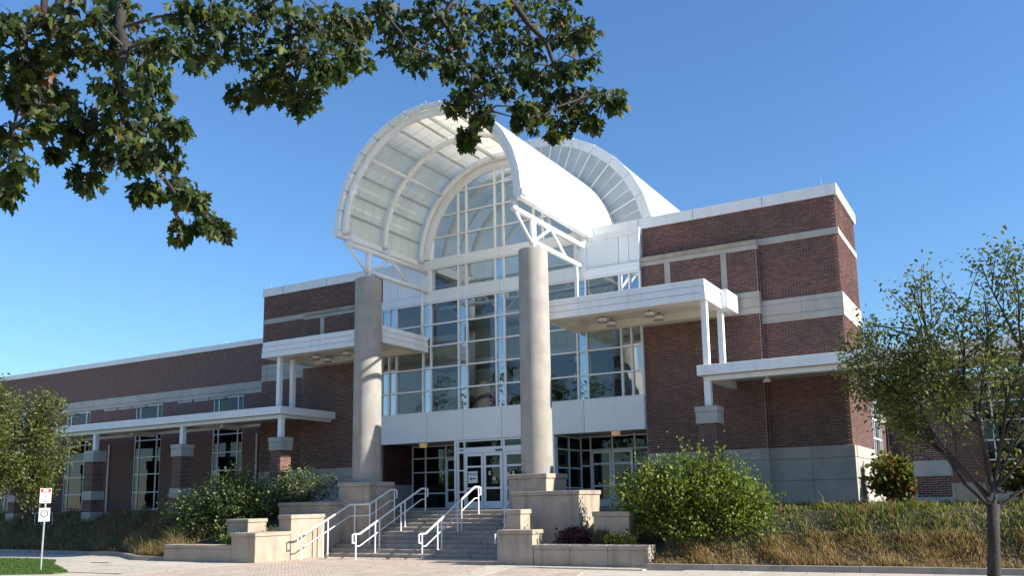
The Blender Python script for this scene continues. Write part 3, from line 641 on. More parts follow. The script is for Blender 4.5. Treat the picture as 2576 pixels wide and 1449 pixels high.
# --- upper entrance canopies
def upper_canopy(x0, x1, lights, label, notch):
    y0, y1 = 27.35, YG-.1
    f = bx('upper_canopy', M['white'], bld, x0+.12, x1-.12, y0+.12, y1, 8.80, 9.05); f['label'] = label
    for z0, z1, d in ((8.44,8.675,0),(8.69,8.915,.015),(8.93,9.15,.03)):
        bx('fascia_board', M['white'], f, x0+d, x1-d, y0+d, y0+d+.1, z0, z1, .008)
        for xx, sg in ((x0, 1), (x1, -1)): bx('fascia_board', M['white'], f, min(xx+sg*d, xx+sg*(d+.1)), max(xx+sg*d, xx+sg*(d+.1)), y0+d+.1, y1, z0, z1, .008)
    b = .55
    for (a0, a1, c0, c1) in ((x0+.1,x1-.1,y0+.1,y0+b),(x0+.1,x1-.1,y1-.35,y1),(x0+.1,x0+b,y0+b,y1-.35),(x1-b,x1-.1,y0+b,y1-.35)): bx('soffit_border', M['cream'], f, a0, a1, c0, c1, 8.45, 8.50)
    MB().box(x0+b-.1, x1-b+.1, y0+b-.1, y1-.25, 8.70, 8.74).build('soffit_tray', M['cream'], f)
    s = MB()
    for (p, q) in (((x0+b,y0+b),(x1-b,y0+b)),((x1-b,y0+b),(x1-b,y1-.35)),((x1-b,y1-.35),(x0+b,y1-.35)),((x0+b,y1-.35),(x0+b,y0+b))): s.add([(*p,8.5),(*q,8.5),(*q,8.71),(*p,8.71)], [(0,1,2,3)])
    s.build('tray_side', M['cream'], f)
    for (lx, ly) in lights:
        n = 12; mb = MB()
        for z, r in ((8.40,.17),(8.55,.19)): mb.add([(lx+r*math.cos(2*math.pi*k/n), ly+r*math.sin(2*math.pi*k/n), z) for k in range(n)], [])
        mb.f = [(k,(k+1)%n,n+(k+1)%n,n+k) for k in range(n)]+[tuple(range(n-1,-1,-1)), tuple(range(n,2*n))]
        lo = mb.build('ceiling_light', M['lampglass'], f)
        rr = MB()
        for z, r in ((8.395,.178),(8.555,.198)): rr.tube([(lx+r*math.cos(2*math.pi*k/n), ly+r*math.sin(2*math.pi*k/n), z) for k in range(n+1)], .012, 4)
        rr.tube([(lx,ly,8.55),(lx,ly,8.70)], .02, 6); rr.build('light_frame', M['dark'], f)
    if notch: bx('fascia_return', M['white'], f, x1-.02, x1+.22, y1-1.35, y1+.02, 8.46, 9.12, .01)
    return f
upper_canopy(-14.85, -8.6, [(-13.0,28.75),(-13.0,29.55),(-11.15,28.75),(-11.1,29.55)], 'right white canopy beside the column with ceiling lights', True)
upper_canopy(-29.1, -22.22, [(-27.2,28.8),(-27.25,29.6),(-25.4,28.8)], 'left white canopy beside the column with ceiling lights', False)

# --- lower walkway canopies, posts and piers
def pier(x, y, w=.62, post=True):
    p = bx('pier', M['mortar'], bld, x-w/2+.01, x+w/2-.01, y-w/2+.01, y+w/2-.01, .8, 4.3); p['label'] = 'brick pier with stone cap carrying the walkway canopy'
    for z0, z1 in ((2.82,4.28),(1.78,2.36)):
        brick_face(p, 'y', y-w/2+.01, x-w/2+.005, x+w/2-.005, z0, z1); brick_face(p, 'x', x+w/2-.01, y-w/2+.005, y+w/2-.005, z0, z1)
    e = .05
    bx('pier_cap', M['lime_grey'], p, x-w/2-e, x+w/2+e, y-w/2-e, y+w/2+e, 4.285, 4.66, .012); bx('pier_cap_top', M['lime_grey'], p, x-w/2-e-.02, x+w/2+e+.02, y-w/2-e-.02, y+w/2+e+.02, 4.665, 4.85, .012)
    bx('pier_band', M['lime_grey'], p, x-w/2-e, x+w/2+e, y-w/2-e, y+w/2+e, 2.37, 2.81, .012); bx('pier_base', M['lime_grey'], p, x-w/2-e, x+w/2+e, y-w/2-e, y+w/2+e, .8, 1.77, .012)
    bx('post', M['white'], p, x-.11, x+.11, y-.11, y+.11, 4.852, 5.86, .01)
RP = [(-8.75,27.62),(-2.2,27.62),(4.35,27.62),(10.9,27.62)]
LP = [(-28.05,27.62),(-34.4,27.62),(-40.95,27.62),(-47.5,27.62),(-54.1,27.62)]
for x, y in LP: pier(x, y)
for i, (x, y) in enumerate(RP): pier(x, y, .62 if i == 0 else .85)
def lower_canopy(x0, x1, y0, y1, piers, label, endx):
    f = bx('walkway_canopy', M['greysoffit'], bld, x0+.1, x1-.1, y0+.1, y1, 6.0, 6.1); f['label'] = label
    bx('fascia', M['white'], f, x0, x1, y0, y0+.1, 5.86, 6.2, .01)
    for xe in ((x0, x0+.1), (x1-.1, x1)): bx('end_fascia', M['white'], f, xe[0], xe[1], y0+.1, y1, 5.862, 6.198, .01)
    bx('back_fascia', M['white'], f, x0+.1, x1-.1, y1-.1, y1-.002, 5.865, 6.195)
    bx('front_beam', M['white'], f, x0+.15, x1-.15, y0+.25, y0+.6, 5.70, 5.86)
    for px, py in piers:
        bx('cross_beam', M['white'], f, px-.1, px+.1, y0+.6, y1-.1, 5.74, 5.99)
        lx, ly = px+1.75, y0+1.2
        if lx < x1: MB().tube([(lx,ly,6.0),(lx,ly,5.82),(lx,ly,5.74),(lx,ly,5.62)], [.015,.02,.07,.15], 10).build('pendant_lamp', M['white_rail'], f, True)
    bx('soffit_joint', M['dark'], f, x0+.2, x1-.2, y0+1.72, y0+1.74, 5.985, 5.998)
    return f
lower_canopy(-66, -27.72, 27.2, 31.1, LP, 'long white walkway canopy in front of the left brick wing', -27.72)
lower_canopy(-8.98, 14, 27.2, 31.1, RP, 'long white walkway canopy in front of the right brick wing', 14)
for x, ys_, nm in ((-8.77,(27.7,29.5),'r'),(-28.3,(27.7,28.5),'l')):
    for y in ys_:
        bx('canopy_post', M['white'], bld, x-.1, x+.1, y-.1, y+.1, 6.2, 8.46, .01)
# --- entrance vestibule and recesses under the glass front
vz = 1.6
vf = MB()
for x in (-20.93,-20.80): vf.box(x, x+.1, YG-.03, YG+.09, vz, 4.5)
for x in (-20.45,-18.6,-18.5,-16.62,-16.17): vf.box(x, x+.07, YG-.025, YG+.085, vz, 4.5)
for z in (4.42,4.10,3.98): vf.box(-20.9, -16.1, YG-.028, YG+.088, z, z+.07)
vf.box(-20.42, -16.6, YG-.05, YG+.02, 3.93, 4.1)
ves = vf.build('entrance_screen', M['panel'], bld); ves['label'] = 'white framed glass entrance doors'
bx('door_sensor', M['dark'], ves, -18.85, -18.5, YG-.08, YG-.05, 3.98, 4.05, .01)
for a, b in ((-20.4,-18.62),(-18.42,-16.65)): bx('transom_pane', M['glass_dark'], ves, a, b, YG+.03, YG+.035, 4.17, 4.42)
for z0, z1 in ((1.7,2.3),(2.35,3.2),(3.25,3.95),(4.1,4.42)): bx('side_pane', M['glass_dark'], ves, -20.7, -20.47, YG+.03, YG+.035, z0, z1)
for z in (2.32,3.22,3.97): bx('side_rail', M['panel'], ves, -20.72, -20.45, YG-.02, YG+.08, z-.03, z+.03)
def door(x0, x1, y, par, mat='panel'):
    m = MB(); m.box(x0,x0+.1,y,y+.06,vz+.02,3.92).box(x1-.1,x1,y,y+.06,vz+.02,3.92)
    for z0, z1 in ((vz+.02,1.92),(2.42,2.5),(3.32,3.4),(3.8,3.92)): m.box(x0+.1,x1-.1,y+.002,y+.058,z0,z1)
    d = m.build('door', M[mat], par)
    for z0, z1 in ((1.92,2.42),(2.5,3.32),(3.4,3.8)): bx('pane', M['glass_dark'], d, x0+.1, x1-.1, y+.026, y+.032, z0, z1)
for x0 in (-20.36,-19.44,-18.42,-17.5): door(x0, x0+.89, YG-.045, ves)
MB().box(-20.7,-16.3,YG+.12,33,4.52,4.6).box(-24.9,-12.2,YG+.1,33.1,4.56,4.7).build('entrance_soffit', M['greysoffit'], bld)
bx('vestibule_side', M['panel'], ves, -20.93, -20.87, YG+.09, 33, 1.6, 1.7)
for xs_ in (-20.9,-16.12):
    sidef = MB()
    for y in (YG+.12, 31.8, 32.9): sidef.box(xs_-.04, xs_+.04, y, y+.08, vz, 4.5)
    for z in (1.65,2.4,3.2,3.95,4.47): sidef.box(xs_-.035, xs_+.035, YG+.12, 33, z-.03, z+.03)
    so_ = sidef.build('side_screen', M['panel'], bld)
    bx('pane', M['glass_dark'], so_, xs_-.004, xs_+.004, YG+.15, 32.9, 1.7, 4.45)
def recess(x0, x1, cuts, doors, lx, ly):
    m = MB()
    for x in cuts: m.box(x-.035, x+.035, 32.84, 32.94, vz, 4.56)
    for z in (1.64,2.33,3.3,3.95,4.5): m.box(x0, x1, 32.845, 32.935, z-.03, z+.03)
    w = m.build('entrance_screen', M['panel'], bld)
    for a, b in zip(cuts, cuts[1:]):
        for z0, z1 in ((1.67,2.3),(2.36,3.27),(3.33,3.92),(3.98,4.47)): bx('pane', M['glass_dark'], w, a+.035, b-.035, 32.88, 32.886, z0, z1)
    for d in doors: door(d, d+.92, 32.78, w)
    n = 14; mb = MB()
    for z, r in ((4.37,.15),(4.39,.17),(4.51,.17),(4.56,.2)): mb.add([(lx+r*math.cos(2*math.pi*k/n), ly+r*math.sin(2*math.pi*k/n), z) for k in range(n)], [])
    mb.f = [(j*n+k, j*n+(k+1)%n, (j+1)*n+(k+1)%n, (j+1)*n+k) for j in range(3) for k in range(n)]+[tuple(range(n-1,-1,-1))]
    mb.build('ceiling_light', M['amber'], w)
recess(-24.9, -20.95, [-24.85,-24.1,-22.95,-22.0,-21.0], [-22.9], -23.38, 31.7)
recess(-16.1, -12.2, [-16.05,-15.6,-14.6,-13.6,-12.25], [-15.55,-14.6], -13.7, 31.2)
sw = MB().box(-25.3,-24.93,YA+.05,33.1,1.5,4.6).build('recess_wall', M['mortar'], bld); brick_face(sw, 'x', -24.93, YA+.06, 33.0, 2.75, 4.5)
bx('base_stone', M['lime_grey'], sw, -25.2, -24.9, YA+.1, 33.0, 1.5, 2.74, .01)
MB().box(-12.2,-12.0,YA+.05,33.1,1.5,4.6).build('recess_wall', M['brickwall'], bld)

# ------------------------------------------------------------------ stairs, landing, stone walls
st = tag(thing('staircase', (-18.5,26,0), 'broad flight of weathered stone steps leading up to the glass doors', 'stairs'))
RISE, TREAD, SY = .1454, .31, 24.75
for i in range(11):
    y = SY+i*TREAD; cut = [-22.8,-20.7,-18.4,-16.3,-14.15]; sh = rnd.uniform(-.5,.5)
    cc = [cut[0]]+[c+sh for c in cut[1:-1]]+[cut[-1]]
    for a, b in zip(cc, cc[1:]): bx('step', M['steps'], st, a+.003, b-.003, y, y+TREAD+.25 if i < 10 else 28.2, RISE*i-.05, RISE*(i+1), .03)
bx('landing', M['steps'], st, -24.9, -12.2, 28.0, 33.1, 1.2, RISE*11-.004)
def block(par, x0, x1, y0, y1, z0, z1, cap=.16, ov=.035, nm='stone_block'):
    bx(nm, M['lime'], par, x0, x1, y0, y1, z0, z1-cap-.004, .012); bx('coping', M['lime'], par, x0-ov, x1+ov, y0-ov, y1+ov, z1-cap, z1, .015)
lwl = thing('stepped_stone_wall', (-24,22,0), 'sunlit stepped stone wall left of the stairs with a low planter wall', 'stone wall')
for a, b in ((-27.45,-25.7),(-25.69,-23.97)): block(lwl, a, b, 21.42, 21.95, -.05, .58, .13, .0)
block(lwl, -23.96, -22.8, 21.4, 23.04, -.05, 1.0, .13); block(lwl, -23.4, -22.8, 23.05, 24.86, -.05, 1.57, .15); block(lwl, -25.3, -22.82, 24.9, 26.6, -.05, 2.02, .15)
rwl = thing('stepped_stone_wall', (-13,23,0), 'shaded stepped stone wall right of the stairs with a low planter wall of flowers', 'stone wall')
block(rwl, -14.0, -12.82, 22.8, 23.4, -.05, 1.04, .13)
for a, b in ((-12.8,-11.6),(-11.59,-10.4),(-10.39,-9.16)): block(rwl, a, b, 22.8, 23.38, -.05, .61, .14, .0)
block(rwl, -14.15, -13.62, 23.5, 24.1, -.05, 1.64, .15); block(rwl, -14.55, -12.13, 24.6, 26.15, -.05, 2.2, .14)
b3 = thing('stone_plinth', (-10.7,24,0), 'square stone plinth in front of the bright green shrub', 'plinth', 'stone plinths among the planting'); block(b3, -11.3, -10.15, 23.85, 24.6, .2, 1.54, .15)
b4 = thing('stone_plinth', (-25.2,23.3,0), 'square stone plinth at the foot of the dark shrub', 'plinth', 'stone plinths among the planting'); block(b4, -26.0, -24.9, 23.0, 23.9, .2, 1.44, .13)

# ------------------------------------------------------------------ handrails
def rail(label, P, posts):
    """P: points of the top rail from the foot of the stairs to the landing"""
    zb = lambda y: max(0, min(1.6, RISE*(1+math.floor((y-SY)/TREAD)))) if y >= SY else 0
    def zat(x, y):
        best = min(((math.hypot(x-(a[0]+(b[0]-a[0])*t), y-(a[1]+(b[1]-a[1])*t)), a[2]+(b[2]-a[2])*t) for a, b in zip(P, P[1:]) for t in np.linspace(0,1,21)))
        return best[1]
    r = thing('handrail', (P[0][0], P[0][1], 0), label, 'handrail', 'white stair handrails')
    p0, p1 = P[0], P[-1]
    top = [(p0[0], p0[1]-.28, p0[2])]+list(P)+[(p1[0], p1[1]+.3, p1[2])]
    MB().tube(top, .036, 8).build('top_rail', M['white_rail'], r)
    d = .42; low = [(p0[0], p0[1]-.2, p0[2]-d)]+[(a, b, c-d) for a, b, c in P]+[(p1[0], p1[1]+.25, p1[2]-d)]
    MB().tube(low, .022, 6).build('lower_rail', M['white_rail'], r)
    for e, sg in ((top[0], -1), (top[-1], 1)):
        MB().tube([e, (e[0],e[1]+sg*.1,e[2]-.02), (e[0],e[1]+sg*.1,e[2]-.3), (e[0],e[1]-sg*.05,e[2]-.3)], .03, 8).build('end_loop', M['white_rail'], r)
    for (px, py) in posts:
        MB().tube([(px,py,zb(py)-.01), (px,py,zb(py)+.012)], .06, 10).build('base_plate', M['white_rail'], r); MB().tube([(px,py,zb(py)), (px,py,zat(px,py))], .026, 8).build('post', M['white_rail'], r)
    return r
rail('white handrail bending round the left column pedestal', [(-22.35,23.3,.89),(-22.35,25.62,1.88),(-21.38,25.64,1.90),(-21.38,26.85,2.43)], [(-22.35,23.1),(-22.35,24.2),(-22.35,24.45),(-22.1,25.63),(-21.4,25.66),(-21.38,26.0),(-21.38,27.1)])
rail('white handrail rising between the left pedestal and the middle of the stairs', [(-20.55,24.1,.86),(-20.55,27.75,2.46)], [(-20.55,23.9),(-20.55,24.95),(-20.55,25.2),(-20.55,26.45),(-20.55,26.7),(-20.55,28.0)])
rail('white handrail on the right half of the stairs in front of the doors', [(-17.9,24.4,.86),(-17.9,27.5,2.46)], [(-17.9,24.2),(-17.9,25.1),(-17.9,25.35),(-17.9,26.35),(-17.9,26.6),(-17.9,27.75)])
rail('white handrail mostly hidden behind the right stone wall', [(-15.0,24.6,.86),(-15.0,25.62,1.6),(-15.55,25.64,1.62),(-15.55,27.4,2.46)], [(-15.0,24.4),(-15.0,25.3),(-15.5,25.66),(-15.55,26.4),(-15.55,27.6)])
MAPLE_CLUMPS = [(-5.1, 2.69, 4.8, 0.14), (-5.23, 2.8, 4.65, 0.15), (-5.75, 3.08, 4.73, 0.14), (-5.58, 3.02, 4.32, 0.14), (-5.15, 2.82, 3.94, 0.14), (-5.5, 2.99, 3.89, 0.11), (-5.18, 3.01, 5.01, 0.15), (-4.74, 2.95, 4.9, 0.17), (-4.99, 3.35, 5.19, 0.19), (-4.33, 3.14, 4.84, 0.17), (-4.35, 3.39, 5.0, 0.15), (-4.29, 3.55, 5.04, 0.15), (-5.05, 3.08, 4.81, 0.18), (-5.34, 3.07, 4.84, 0.13), (-5.09, 3.35, 4.93, 0.19), (-5.07, 3.58, 5.0, 0.19), (-4.38, 3.3, 4.75, 0.15), (-4.49, 3.6, 4.87, 0.15), (-5.19, 3.29, 4.7, 0.19), (-4.7, 3.19, 4.47, 0.17), (-4.3, 3.12, 4.39, 0.14), (-5.6, 3.35, 4.74, 0.14), (-5.13, 2.98, 4.3, 0.1), (-5.17, 2.93, 4.56, 0.1), (-5.74, 3.19, 4.69, 0.11), (-5.13, 3.26, 4.42, 0.16), (-4.86, 3.31, 4.32, 0.17), (-4.88, 3.58, 4.49, 0.15), (-4.2, 3.25, 4.14, 0.1), (-5.15, 3.41, 4.23, 0.16), (-4.71, 3.33, 4.1, 0.15), (-4.35, 3.26, 4.0, 0.13), (-5.22, 3.35, 4.06, 0.13), (-5.26, 3.61, 4.09, 0.15), (-4.54, 3.3, 3.82, 0.12), (-4.7, 3.63, 3.96, 0.12), (-4.35, 3.51, 3.8, 0.1), (-4.62, 3.82, 3.78, 0.11), (-4.75, 3.74, 3.72, 0.1), (-4.19, 3.55, 3.59, 0.07), (-5.52, 3.32, 4.29, 0.07), (-5.28, 3.26, 4.37, 0.11), (-4.98, 4.39, 5.65, 0.2), (-4.87, 4.57, 5.75, 0.21), (-4.42, 4.46, 5.51, 0.2), (-4.4, 4.78, 5.67, 0.19), (-4.31, 4.96, 5.7, 0.16), (-4.19, 5.11, 5.88, 0.13), (-5.22, 4.44, 5.55, 0.16), (-4.73, 4.29, 5.24, 0.18), (-4.58, 4.46, 5.3, 0.18), (-4.17, 4.37, 5.14, 0.17), (-4.3, 4.82, 5.46, 0.16), (-4.0, 4.61, 5.15, 0.1), (-5.16, 4.57, 5.16, 0.13), (-4.63, 4.28, 4.95, 0.15), (-4.65, 4.54, 5.08, 0.15), (-4.4, 4.54, 4.97, 0.13), (-4.62, 4.64, 4.95, 0.12), (-4.49, 4.26, 5.03, 0.15), (-4.18, 4.42, 5.01, 0.13), (-4.4, 4.84, 5.26, 0.11), (-4.42, 5.61, 6.14, 0.18), (-4.08, 5.62, 6.07, 0.21), (-4.0, 6.0, 6.25, 0.21), (-3.45, 5.64, 5.85, 0.2), (-3.44, 6.24, 6.24, 0.21), (-2.94, 5.88, 5.85, 0.18), (-4.55, 5.78, 6.0, 0.18), (-4.16, 5.67, 5.83, 0.21), (-3.91, 5.79, 5.85, 0.21), (-3.8, 6.21, 5.98, 0.22), (-3.44, 6.23, 5.92, 0.19), (-3.17, 6.38, 5.95, 0.18), (-2.75, 5.91, 5.63, 0.13), (-4.11, 5.49, 5.58, 0.13), (-3.72, 5.44, 5.38, 0.16), (-3.54, 5.65, 5.39, 0.16), (-3.32, 5.79, 5.43, 0.15), (-3.95, 6.1, 5.51, 0.16), (-3.41, 5.68, 5.23, 0.13), (-3.82, 5.64, 5.18, 0.13), (-3.74, 5.9, 5.15, 0.14), (-4.01, 6.12, 5.16, 0.12), (-4.1, 6.2, 5.1, 0.09), (-3.38, 6.25, 5.58, 0.14), (-2.98, 5.99, 5.39, 0.15), (-2.95, 6.31, 5.6, 0.14), (-3.3, 6.32, 5.4, 0.17), (-3.22, 5.74, 5.04, 0.13), (-3.12, 6.4, 5.35, 0.16), (-3.28, 6.04, 5.06, 0.13), (-3.19, 6.31, 5.11, 0.13), (-3.06, 6.45, 5.21, 0.14), (-2.87, 6.53, 5.34, 0.14), (-2.73, 6.47, 5.26, 0.1), (-2.94, 6.42, 5.09, 0.1), (-3.32, 5.85, 5.0, 0.1), (-3.22, 6.22, 4.98, 0.07)]
MAPLE_LIMBS = [[(-6.12, 4.06, 8.63), (-5.42, 3.67, 6.55), (-4.94, 3.36, 5.26), (-4.83, 3.27, 4.81), (-4.86, 3.3, 4.53), (-4.82, 3.37, 4.28), (-4.68, 3.49, 4.04), (-4.55, 3.61, 3.81)], [(-6.21, 4.01, 8.64), (-5.37, 3.2, 6.06), (-5.2, 2.98, 5.28), (-5.23, 2.92, 4.85), (-5.35, 2.92, 4.47), (-5.42, 2.95, 4.1)], [(-6.03, 4.11, 8.63), (-5.02, 4.41, 6.89), (-4.66, 4.44, 5.94), (-4.57, 4.45, 5.52), (-4.55, 4.51, 5.22), (-4.57, 4.54, 4.98)], [(-5.97, 4.15, 8.63), (-4.59, 5.01, 7.5), (-3.7, 5.68, 6.54), (-3.42, 5.92, 6.06), (-3.21, 6.09, 5.75), (-3.09, 6.21, 5.45), (-2.99, 6.3, 5.28)], [(-3.7, 5.68, 6.54), (-3.93, 5.64, 6.0), (-3.82, 5.78, 5.6), (-3.76, 5.87, 5.26), (-3.83, 5.88, 5.02)], [(-4.59, 5.01, 7.5), (-4.29, 4.94, 6.24), (-4.11, 5.12, 5.79), (-4.02, 5.32, 5.58)]]

# ------------------------------------------------------------------ leaves and plants
def norm(a): return a/np.maximum(np.linalg.norm(a, axis=1, keepdims=True), 1e-9)
T_MAPLE_V = np.array([(0,.30,0),(0,-.02,0),(.10,-.05,-.02),(.30,-.10,-.07),(.27,.08,-.05),(.44,.10,-.10),(.62,.36,-.16),(.40,.36,-.08),(.24,.46,-.04),(.34,.64,-.08),(.18,.66,-.02),(0,1,-.06),
                      (-.18,.66,-.02),(-.34,.64,-.08),(-.24,.46,-.04),(-.40,.36,-.08),(-.62,.36,-.16),(-.44,.10,-.10),(-.27,.08,-.05),(-.30,-.10,-.07),(-.10,-.05,-.02)])
T_MAPLE_F = np.array([(0,i,i+1) for i in range(1,20)]+[(0,20,1)])
T_OVAL_V = np.array([(0,0,0),(.26,.32,.05),(.22,.68,.04),(0,1,-.06),(-.22,.68,.04),(-.26,.32,.05),(0,.5,-.04)]); T_OVAL_F = np.array([(6,i,(i+1)%6) for i in range(6)])
T_ROUND_V = np.array([(0,0,0),(.38,.30,.07),(.34,.72,.06),(0,1,-.05),(-.34,.72,.06),(-.38,.30,.07)]); T_ROUND_F = np.array([(0,1,2),(0,2,3),(0,3,4),(0,4,5)])
def leaves_VF(T, F, pos, axis, nrm, size):
    y = norm(axis); z = norm(nrm-(nrm*y).sum(1, keepdims=True)*y); x = np.cross(y, z)
    n = len(pos); one = n == 1
    cu = np.ones((n,1,1)) if one else rng.uniform(.2,3.0,(n,1,1)); wx = np.ones((n,1,1)) if one else rng.uniform(.68,1.1,(n,1,1)); tw_ = np.zeros((n,1,1)) if one else rng.normal(size=(n,1,1))*.35
    tz = T[None,:,2:3]*cu+T[None,:,0:1]*(T[None,:,1:2]-.3)*tw_
    V = pos[:,None,:]+size[:,None,None]*(T[None,:,0:1]*wx*x[:,None]+T[None,:,1:2]*y[:,None]+tz*z[:,None])
    FF = (F[None]+len(T)*np.arange(n)[:,None,None]).reshape(-1, F.shape[1])
    return V.reshape(-1,3), FF
def foliage(name, mat, parent, T, F, pos, axis, nrm, size, stuff=True):
    V, FF = leaves_VF(T, F, pos, axis, nrm, size)
    o = link(name, np_mesh(name, V, FF), mat, parent)
    if stuff: o['kind'] = 'stuff'
    return o
def rdir(n): return norm(rng.normal(size=(n,3)))

# --- overhanging maple: trunk outside the picture, limbs drooping into it
rnd.seed(21); rng = np.random.default_rng(21)
mp_loc = Vector((-8.6,.9,0))
maple = thing('maple_tree', mp_loc, 'overhanging maple branches with dark pointed leaves across the top of the view', 'tree')
tk = MB().tube([(-8.6,.9,-.1),(-8.55,1.0,1.2),(-8.4,1.3,3.2),(-8.1,1.8,5.4),(-7.4,2.7,7.4),(-6.12,4.06,8.63)], [.34,.27,.24,.22,.18,.11], 12)
tk.tube([(-8.3,1.4,4.2),(-9.4,1.9,6.5),(-10.3,2.2,8.8)], [.18,.13,.06], 8); tk.tube([(-8.2,1.6,5.0),(-8.3,-.2,7.5),(-8.4,-1.6,9.4)], [.17,.12,.05], 8)
tk.build('trunk', M['bark'], maple, True)
limb_pts = []
for li, l in enumerate(MAPLE_LIMBS):
    P = [Vector(p) for p in l]; Q = []
    for i in range(len(P)-1):
        for t in (0, .5): Q.append(P[i].lerp(P[i+1], t)+Vector((rnd.uniform(-.03,.03),)*1+(rnd.uniform(-.03,.03), rnd.uniform(-.02,.03))))
    Q.append(P[-1]); n = len(Q); r0 = (.05,.035,.035,.045,.022,.026)[li]
    MB().tube(Q, [max(.008, r0*(1-i/(n-.3))**.8) for i in range(n)], 7).build('limb', M['bark_shaded'], maple, True)
    limb_pts += [q for q in Q[2:]]
LPn = np.array([tuple(q) for q in limb_pts])
tw = MB(); lp, la, ln_, lsz = [], [], [], []
for (cx, cy, cz, cr) in MAPLE_CLUMPS:
    if rnd.random() < .02: continue
    cr *= rnd.uniform(.78,1.05); c = np.array((cx, cy, cz)); d = np.linalg.norm(LPn-c, axis=1)+np.maximum(0, c[2]-LPn[:,2])*.6; b = LPn[d.argmin()]
    mid = (b+c)/2+np.array((rnd.uniform(-.06,.06), rnd.uniform(-.06,.06), rnd.uniform(.02,.10)))
    if np.linalg.norm(b-c) > .05: tw.tube([b, mid, c], [.012,.008,.004], 5, False)
    for k in range(4):
        e = c+rdir(1)[0]*cr*rnd.uniform(.5,1.05)*np.array((1,1,.8)); tw.tube([c, (c+e)/2+np.array((0,0,.02)), e], [.005,.004,.002], 4, False)
    if rnd.random() < .45:                                 # bare twig reaching out of the leaves
        e = c+np.array((rnd.uniform(-1,1), rnd.uniform(-1,1), rnd.uniform(-1,.1)))*cr*1.3; f = (c+e)/2+np.array((rnd.uniform(-.03,.03),)*3); tw.tube([c, f, e], [.005,.004,.0025], 4, False); tw.tube([f, f+(e-c)*.3+np.array((0,0,.04))], [.003,.0015], 3, False)
    nl = int(30+cr*310)
    u_ = rdir(nl); p = c+u_*(rng.uniform(0,1,nl)[:,None]**.5)*cr*np.array((1.1,1.1,.95))
    lp.append(p); la.append(norm(u_*.5+np.array((0,0,-1.25))+rng.normal(size=(nl,3))*.4)); ln_.append(norm(rng.normal(size=(nl,3))*.9+np.array((.35,.0,.5)))); lsz.append(rng.uniform(.042,.092,nl))
# upper crown beyond the frame, so that the tree is whole
nu = 5200; u_ = rdir(nu); p = np.array((-8.3,.8,9.6))+u_*(rng.uniform(0,1,nu)[:,None]**.4)*np.array((4.2,3.6,2.4))
p = p[(p[:,2] > 7.9)]
tw.build('twigs', M['twig'], maple)['kind'] = 'stuff'
A_, B_, C_, D_ = map(np.concatenate, (lp, la, ln_, lsz))
idx = np.argsort(-D_)[:300]; keep = np.ones(len(A_), bool); keep[idx] = False
foliage('foliage', M['maple'], maple, T_MAPLE_V, T_MAPLE_F, A_[keep], B_[keep], C_[keep], D_[keep])
V1, F1 = leaves_VF(T_MAPLE_V, T_MAPLE_F, np.zeros((1,3)), np.array([[0,1.,0]]), np.array([[0,0,1.]]), np.ones(1)); leaf_me = np_mesh('leaf', V1, F1); leaf_me.materials.append(M['maple'])
yy = norm(B_[idx]); zz = norm(C_[idx]-(C_[idx]*yy).sum(1, keepdims=True)*yy); xx = np.cross(yy, zz)
for k, i in enumerate(idx):
    o = bpy.data.objects.new('leaf', leaf_me); C.objects.link(o); setpar(o, maple); s = float(D_[i])
    o.matrix_basis = Matrix(((xx[k,0]*s,yy[k,0]*s,zz[k,0]*s,A_[i,0]),(xx[k,1]*s,yy[k,1]*s,zz[k,1]*s,A_[i,1]),(xx[k,2]*s,yy[k,2]*s,zz[k,2]*s,A_[i,2]),(0,0,0,1)))
n_ = len(p); foliage('upper_crown', M['maple'], maple, T_ROUND_V, T_ROUND_F, p, rdir(n_)+np.array((0,0,-.6)), rdir(n_)+np.array((0,0,.6)), rng.uniform(.12,.2,n_))

# --- branching trees
def grow(mb, base, d, length, rad, depth, ends, up=.10, spread=.65, kids=(3,4), wig=.18, ok=None):
    pts = [Vector(base)]; dirv = Vector(d).normalized(); n = 4
    for i in range(n):
        dirv = (dirv+Vector((rnd.gauss(0,wig), rnd.gauss(0,wig), rnd.gauss(0,wig)+up))).normalized(); q = pts[-1]+dirv*length/n
        if ok and not ok(q): break
        pts.append(q)
    if len(pts) < 2: return
    n = len(pts)-1
    mb.tube(pts, [rad*(1-.6*i/n) for i in range(n+1)], 6 if depth > 1 else 4, False)
    if depth <= 1:
        for q in pts[1:]: ends.append((tuple(q), tuple(dirv)))
    if depth == 0: return
    for k in range(rnd.randint(*kids)):
        t = rnd.uniform(.35, .999); i = min(int(t*n), n-1); q = pts[i].lerp(pts[i+1], t*n-i)
        ax = Vector((rnd.gauss(0,1), rnd.gauss(0,1), rnd.gauss(0,.8))).normalized()
        grow(mb, q, (dirv+ax*spread*1.3).normalized(), length*rnd.uniform(.5,.72), rad*.5, depth-1, ends, up, spread, kids, wig, ok)
def crown_zone(c, r, zf):
    """inside a crown: a widening cone from the fork up to the widest level, half an ellipsoid above"""
    def ok(q):
        h = math.hypot((q.x-c[0])/r[0], (q.y-c[1])/r[1])
        if q.z < c[2]: return h < .12+.9*max(0, (q.z-zf)/(c[2]-zf))**.7
        return h*h+((q.z-c[2])/r[2])**2 < 1
    return ok
def leafy(ends, per, spread, smin, smax, droop=.5):
    E = np.array([e[0] for e in ends]); Dd = np.array([e[1] for e in ends]); i = np.repeat(np.arange(len(E)), per); n = len(i)
    pos = E[i]+rng.normal(size=(n,3))*spread; ax = norm(Dd[i]*.6+rng.normal(size=(n,3))*.7+np.array((0,0,-droop))); nr = norm(rng.normal(size=(n,3))*.7+np.array((.3,-.1,.8)))
    return pos, ax, nr, rng.uniform(smin, smax, n)
rnd.seed(5); rng = np.random.default_rng(5)
